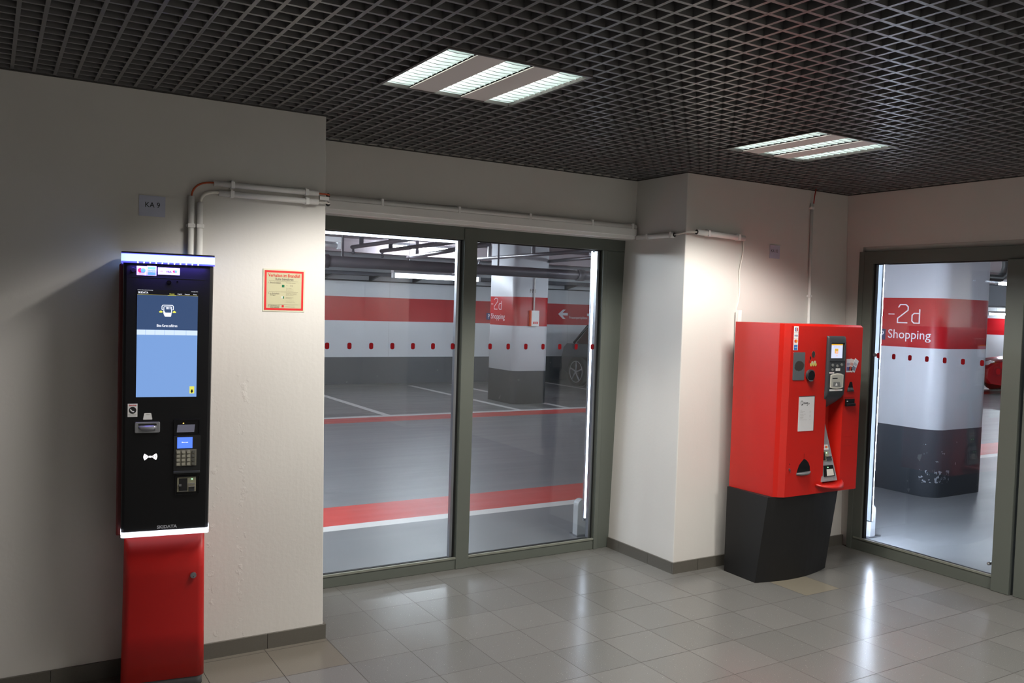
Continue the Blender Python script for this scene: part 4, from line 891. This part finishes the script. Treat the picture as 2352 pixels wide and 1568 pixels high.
# columns
def column(label, x0, x1, y0, y1, r, m, **k):
    t = thing('concrete_column', label, 'column', ((x0+x1)/2, (y0+y1)/2, -.002))
    a, b = (x1-x0)/2, (y1-y0)/2
    obj('shaft', MB().rbox(-a, a, -b, b, 0, GH+.002, r, 8, 'z'), m, t)
    for p in t.children[0].data.polygons: p.use_smooth = abs(p.normal.z) < .5
    return t
c2 = column('large white garage column with red belt and -2d Shopping lettering, behind the right glass door', 7.76, 8.66, 4.90, 5.85, .16, M_COLB)
c1 = column('white garage column with red belt, -2d lettering and a wall box, seen through the double door', 7.94, 8.68, 12.96, 13.92, .12, M_COLA)
M_LET = mat('white_lettering', (226, 226, 232), .45)
def col_sign(t, x, yA, s, z0, sx, yc, r):
    """-2d / P Shopping on the -x face; runs from yA towards -y; sx, s scale it; wraps round the corner of radius r at yc"""
    l = t.location
    def P(a, b, c):
        y = yA-a*sx
        xs = x if y > yc+r else x+r-math.sqrt(max(0, r*r-(yc+r-y)**2))
        return (xs-c-l.x, y-l.y, z0+b*s-l.z)
    st_ = .0105
    def oct_(pts, n): return obj(n, MB().stroke(pts, st_, 0.001, 0, P=lambda a, b, c: P(a, b, c)), M_LET, t)
    z = .175
    mb = MB()
    for pts in ([(-.005, z+.085), (.045, z+.085)],
                [(.075, z+.150), (.090, z+.178), (.135, z+.178), (.153, z+.158), (.153, z+.125), (.072, z+.045), (.072, z+.004), (.152, z+.004)],
                [(.245, z+.135), (.245, z+.004), (.203, z+.004), (.187, z+.022), (.187, z+.078), (.203, z+.096), (.245, z+.096)]):
        mb.stroke(pts, .0095, .0005, .0008, P=lambda a, b, c: P(a, b, .001 if c > 0 else .0002))
    obj('floor_code', mb, M_LET, t, label='white lettering -2d')
    text('Shopping', 'lettering', .0, .335, .0, .112, M_LET, t, P=lambda a, b, c: P(a, b, .001))
    bp = obj('parking_symbol', MB().prism([(-.115, .006), (-.022, .006), (-.022, .112), (-.115, .112)], 0.0004, .001, lambda a, b, c: P(a, b, c)), mat('parking_blue', (32, 42, 84), .5), t)
    text('P', 'letter', -.072, -.034, .022, .096, M_LET, bp, P=lambda a, b, c: P(a, b, .0016))
col_sign(c2, 7.76, 5.455, 1.03, 1.495, 1.36, 4.90, .16)
col_sign(c1, 7.94, 13.80, 1.15, 1.462, 1.48, 12.96, .12)
text('FM', 'marker_scribble', .30, .42, 1.98, 2.05, M_GREYINK, c1, P=lambda a, b, c: (a-.37, -.48-.001+0*c, b))
# wall box on the first column
wb = thing('control_box', 'small white control box with orange edge on the red belt of the far column', 'control box', (8.33, 12.96, 1.385))
obj('case', MB().box(-.075, .085, -.06, 0, 0, .28), M_WHITE, wb, bev=.005); obj('orange_edge', MB().box(-.092, -.075, -.055, 0, 0, .28), mat('orange_paint', (230, 90, 30), .5), wb)
text('SOS', 'lettering', -.03, .04, .045, .075, M_WHITE, obj('badge', MB().box(-.045, .06, -.061, -.06, .04, .082), M_REDINK, wb), y=-.062)
obj('conduit', MB().tube([(-.01, -.025, .28), (-.01, -.025, .83), (.02, -.03, .88), (.30, -.03, .90)], .014, 8), M_PIPE, wb)

# ceiling services
M_DUCT = mat('galvanised_pipe', (118, 114, 120), .38, .5, mottle=.15, mscale=3)
pp_ = thing('ceiling_pipe', 'thick grey pipe running left to right under the garage ceiling, behind the double door', 'pipe', (-3, 10.1, 2.20))
obj('pipe', MB().tube([(0, 0, 0), (16.5, 0, 0)], .068, 16), M_DUCT, pp_)
for x in (4.0, 6.4, 8.22, 10.2, 12.6): obj('coupling', MB().tube([(x, 0, 0), (x+.12, 0, 0)], .082, 16), M_DUCT, pp_)
for x in (3.4, 6.7, 8.9, 11.4): obj('hanger', MB().box(x-.012, x+.012, -.004, .004, .06, .66), M_DUCT, pp_)
BR = 'pipes running towards the far wall under the garage ceiling'
for i, (x0, y0, x1, y1, z, r) in enumerate(((4.80, 12.7, 4.62, 8.2, 2.56, .030), (5.49, 13.2, 5.22, 8.4, 2.56, .032), (6.60, 14.6, 5.80, 10.2, 2.56, .036), (7.53, 13.6, 7.40, 9.6, 2.56, .030), (8.75, 13.6, 8.2, 9.8, 2.56, .030))):
    lb_ = ['thin grey ceiling pipe, leftmost behind the left door pane', 'thin grey ceiling pipe, second from left behind the left door pane', 'thin grey ceiling pipe ending near the mullion of the double door', 'thin grey ceiling pipe behind the right door pane, above the column', 'thin grey ceiling pipe behind the right door pane, right of column'][i]
    t = thing('branch_pipe', lb_, 'pipe', (x0, y0, z), group=BR)
    obj('pipe', MB().tube([(0, 0, 0), (x1-x0, y1-y0, 0)], r, 10), M_DUCT, t)
    obj('sprinkler', MB().cyl((0, -.05, -r-.05), .018, .06, 'z', 10).sphere((0, -.05, -r-.055), .028), M_DUCT, t)
    obj('hanger', MB().box(-.03, .03, -.4, -.37, 0, .30).box(-.03, .03, -.9*(y0-y1)/2-.03, -.9*(y0-y1)/2, 0, .30), M_DUCT, t)
ct = thing('cable_tray', 'long perforated cable tray on brackets high on the far garage wall', 'cable tray', (-3, 16.7, 2.24))
obj('tray', MB().box(0, 26, -.16, .30, .03, .045).box(0, 26, -.165, -.155, .03, .10), mat('tray_metal', (70, 70, 76), .4, .6), ct)
obj('rail', MB().box(0, 26, .36, .395, -.085, -.06), mat('rail_dark', (44, 46, 52), .5), ct)
for k in range(26):
    x = .85+1.0*k; obj('bracket', MB().add([(x, -.15, .03), (x, .398, .03), (x, .398, -.07), (x+.05, -.15, .03), (x+.05, .398, .03), (x+.05, .398, -.07)], [(0,1,2),(5,4,3),(0,3,4,1),(1,4,5,2),(2,5,3,0)]), MATS['tray_metal'], ct)
# tube lights in the garage
M_GTUBE = mat('garage_tube', (250, 252, 255), .4, emit=COL_GAR, es=E_GTUBE); M_GFIX = mat('fixture_white', (214, 216, 220), .45)
def tube_light(x, y, z, label, L=1.25, along='x', group=None, lit=True, m=None):
    t = thing('tube_light', label, 'tube light', (x, y, z), 0 if along == 'x' else pi/2, group=group)
    obj('body', MB().box(-.03, L+.03, -.045, .045, .012, .062), M_GFIX, t, bev=.004)
    obj('tube', MB().tube([(0, 0, -.022), (L, 0, -.022)], .026, 8), (m or M_GTUBE) if lit else M_GFIX, t)
    obj('end_cap', MB().box(-.03, 0, -.03, .03, -.05, .012).box(L, L+.03, -.03, .03, -.05, .012), M_GFIX, t)
    obj('suspension', MB().box(.2, .204, -.002, .002, .06, GH-z).box(L-.2, L-.196, -.002, .002, .06, GH-z), M_DUCT, t)
    return t
tube_light(4.56, 10.5, 2.10, 'bright tube light hanging behind the left door pane below the thick pipe', m=mat('garage_tube_near', (250, 252, 255), .4, emit=COL_GAR, es=14))
tube_light(2.15, 8.0, 2.27, 'white ceiling tube light, mostly hidden at top left of the double door', L=.72, lit=False)
M_GTUBE2 = mat('garage_tube_bright', (250, 252, 255), .4, emit=COL_GAR, es=E_GTUBE*1.5)
GL = 'tube lights along the garage drive lane'
for (x, y, z) in ((-2.5, 10.5, 2.35), (-1.2, 7.4, 2.3), (-4.6, 7.4, 2.3), (.3, 6.8, 2.34), (.3, 8.3, 2.34), (-2.9, 6.5, 2.3),  (1.4, 10.5, 2.35), (9.2, 10.4, 2.42), (13, 9.6, 2.5), (17, 9.6, 2.5), (21, 9.6, 2.5), (10.5, 7.4, 2.72), (14, 5.0, 2.72), (1.0, 14.6, 2.55), (6.2, 14.4, 2.75), (24.3, 10.2, 2.4)):
    tube_light(x, y, z, 'white ceiling tube light over the garage lane, out of direct view', group=GL, L=1.5, m=M_GTUBE2 if x < .5 and y < 9 else None)
tube_light(11.2, 1.2, 2.7, 'white ceiling tube light in the garage beyond the right door', along='y', L=1.5)
tube_light(25.9, 13.3, 1.98, 'tiny glaring tube light near the far red belt beyond the right door', along='y', L=1.5)
# wall arrows and lettering on the far red belt
PW = lambda a, b, c: (a, c, b)
def arrow(x, s, label):
    o = obj('wall_arrow', MB().prism([(x-.17*s, 1.585), (x-.03*s, 1.695), (x+.05*s, 1.695), (x-.045*s, 1.615), (x+.11*s, 1.615), (x+.11*s, 1.555), (x-.045*s, 1.555), (x+.05*s, 1.470), (x-.03*s, 1.470)], 17.097, 17.0995, PW), M_LET)
    o['kind'] = 'structure'; o['label'] = label; return o
arrow(11.86, 1, 'white arrow painted on the far red belt'); arrow(12.66, -1, 'white arrow painted on the far red belt, pointing right')
lt = text('Frauenparkplätze', 'wall_lettering', 12.02, 12.56, 1.46, 1.54, M_LET, None, y=17.099); lt['kind'] = 'structure'

# pipes beyond the right door
t = thing('ceiling_pipe', 'dark angled drain pipe under the garage ceiling at the right door edge', 'pipe', (10.6, 7.0, 2.34))
obj('pipe', MB().tube([(0, 0, 0), (1.85, 0, 0), (1.95, 0, .06), (2.0, 0, .16), (2.0, 0, .50)], .055, 12), mat('drain_dark', (46, 48, 50), .5), t)
t = thing('ceiling_duct', 'broad dark ventilation duct far off beyond the right door', 'duct', (18, 12.2, 1.98+.12))
obj('duct', MB().box(0, 8.4, 0, .8, 0, .55), mat('duct_dark', (58, 62, 70), .5, .3), t, bev=.02)

# ================================================================== CARS
def car(label, loc, rz, paint, plate=None):
    """x forward, y left; length 4.3, width 1.78"""
    t = thing('car', label, 'car', loc, rz)
    Lh, Wh = 2.15, .88
    # side profile of the lower body and glasshouse, lofted across the width
    low = [(-2.12, .34), (-2.16, .62), (-2.08, .86), (-1.95, .96), (-1.2, .98), (0, .97), (.9, .95), (1.55, .86), (1.98, .76), (2.13, .62), (2.15, .40), (2.05, .26), (1.72, .22), (1.0, .22), (0, .2), (-1.0, .22), (-1.8, .24)]
    def ring(y, k): return [(x*k, y, .22+(z-.22)*(1 if abs(y) < .8 else .96)) for x, z in low]
    # wheel arches are cut as dark discs; the body is lofted in y
    obj('body', MB().loft([ring(-Wh, .955), ring(-Wh+.06, .985), ring(-.4, 1), ring(.4, 1), ring(Wh-.06, .985), ring(Wh, .955)]), paint, t)
    gh = [(-1.75, .95), (-1.35, 1.36), (-.9, 1.46), (.1, 1.47), (.35, 1.42), (1.05, .95)]
    ro = [(-1.62, .95), (-1.28, 1.33), (-.9, 1.42), (.1, 1.43), (.30, 1.38), (.95, .95)]
    obj('greenhouse', MB().loft([[(x, -.80+(z-.95)*.28, z) for x, z in ro], [(x, -.70+(z-.95)*.2, z) for x, z in gh], [(x, .70-(z-.95)*.2, z) for x, z in gh], [(x, .80-(z-.95)*.28, z) for x, z in ro]]), mat('car_glass', (26, 30, 34), .08), t)
    obj('roof', MB().loft([[(-1.32, -.60, 1.40), (-.9, -.62, 1.475), (.1, -.62, 1.485), (.33, -.60, 1.435), (.1, -.62, 1.44), (-.9, -.62, 1.43)], [(-1.32, .60, 1.40), (-.9, .62, 1.475), (.1, .62, 1.485), (.33, .60, 1.435), (.1, .62, 1.44), (-.9, .62, 1.43)]]), paint, t)
    for sy in (-1, 1):
        for a in (((-1.70, .95), (-1.32, 1.36)), ((.32, 1.41), (1.0, .95)), ((-.35, .96), (-.42, 1.45))):
            (xa, za), (xb, zb_) = a
            obj('pillar', MB().tube([(xa, sy*(.80-(za-.95)*.28), za), (xb, sy*(.80-(zb_-.95)*.28), zb_)], .03, 6), paint, t)
        for wx in (-1.32, 1.36):
            obj('wheel_arch', MB().cyl((wx, sy*(Wh-.02)-.01, .36), .385, .02+.0, 'y', 28), M_GASKET, t)
            wo = obj('wheel', MB().cyl((wx, sy*Wh-.10+(.01*sy), .325), .325, .20, 'y', 32), mat('tyre', (24, 25, 27), .8), t)
            yy = sy*(Wh+.01)+sy*.10
            rim = MB()
            rim.tube([(wx+.235*cos(2*pi*k/24), yy, .325+.235*sin(2*pi*k/24)) for k in range(25)], .010, 6)
            for k in range(5):
                a = 2*pi*k/5+pi/2; rim.tube([(wx, yy+sy*.004, .325), (wx+.11*cos(a-.08), yy, .325+.11*sin(a-.08)), (wx+.23*cos(a), yy, .325+.23*sin(a))], .018, 6)
            rim.cyl((wx, yy-.01, .325), .04, .02, 'y', 12)
            obj('rim', rim, mat('rim_silver', (170, 172, 176), .3, .8), wo)
        obj('headlight', MB().sphere((1.93, sy*.62, .72), .15, sc_=(.9, 1, .5)), mat('headlight', (220, 224, 228), .1, .3), t)
        obj('tail_light', MB().sphere((-2.03, sy*.68, .82), .13, sc_=(.7, 1, .8)), mat('tail_red', (150, 10, 14), .2), t)
        obj('mirror', MB().sphere((.62, sy*.97, 1.0), .10, sc_=(.7, 1, .7)), paint, t)
    obj('grille', MB().box(2.10, 2.165, -.42, .42, .44, .60), M_GASKET, t, bev=.02)
    obj('chrome_bar', MB().box(2.10, 2.17, -.78, .78, .655, .68), M_CHROME, t)
    obj('number_plate', MB().box(2.165, 2.178, -.26, .26, .455, .565), M_WHITE, t)
    if plate:
        P = lambda a, b, c: (2.179, a, b); text(plate, 'plate_text', -.22, .22, .475, .545, M_INK, t, P=P)
    return t
car('dark grey parked car with five-spoke wheels, half hidden behind the right strip light', (11.30+.90, 14.30, -.002), -pi/2, mat('car_grey', (62, 66, 74), .25, .6, coat=.5))
car('red car with number plate far off in the garage beyond the right door', (22.3, 10.7, -.002), 2.35, mat('car_red', (150, 10, 20), .25, .2, coat=.5), 'D GK 105')
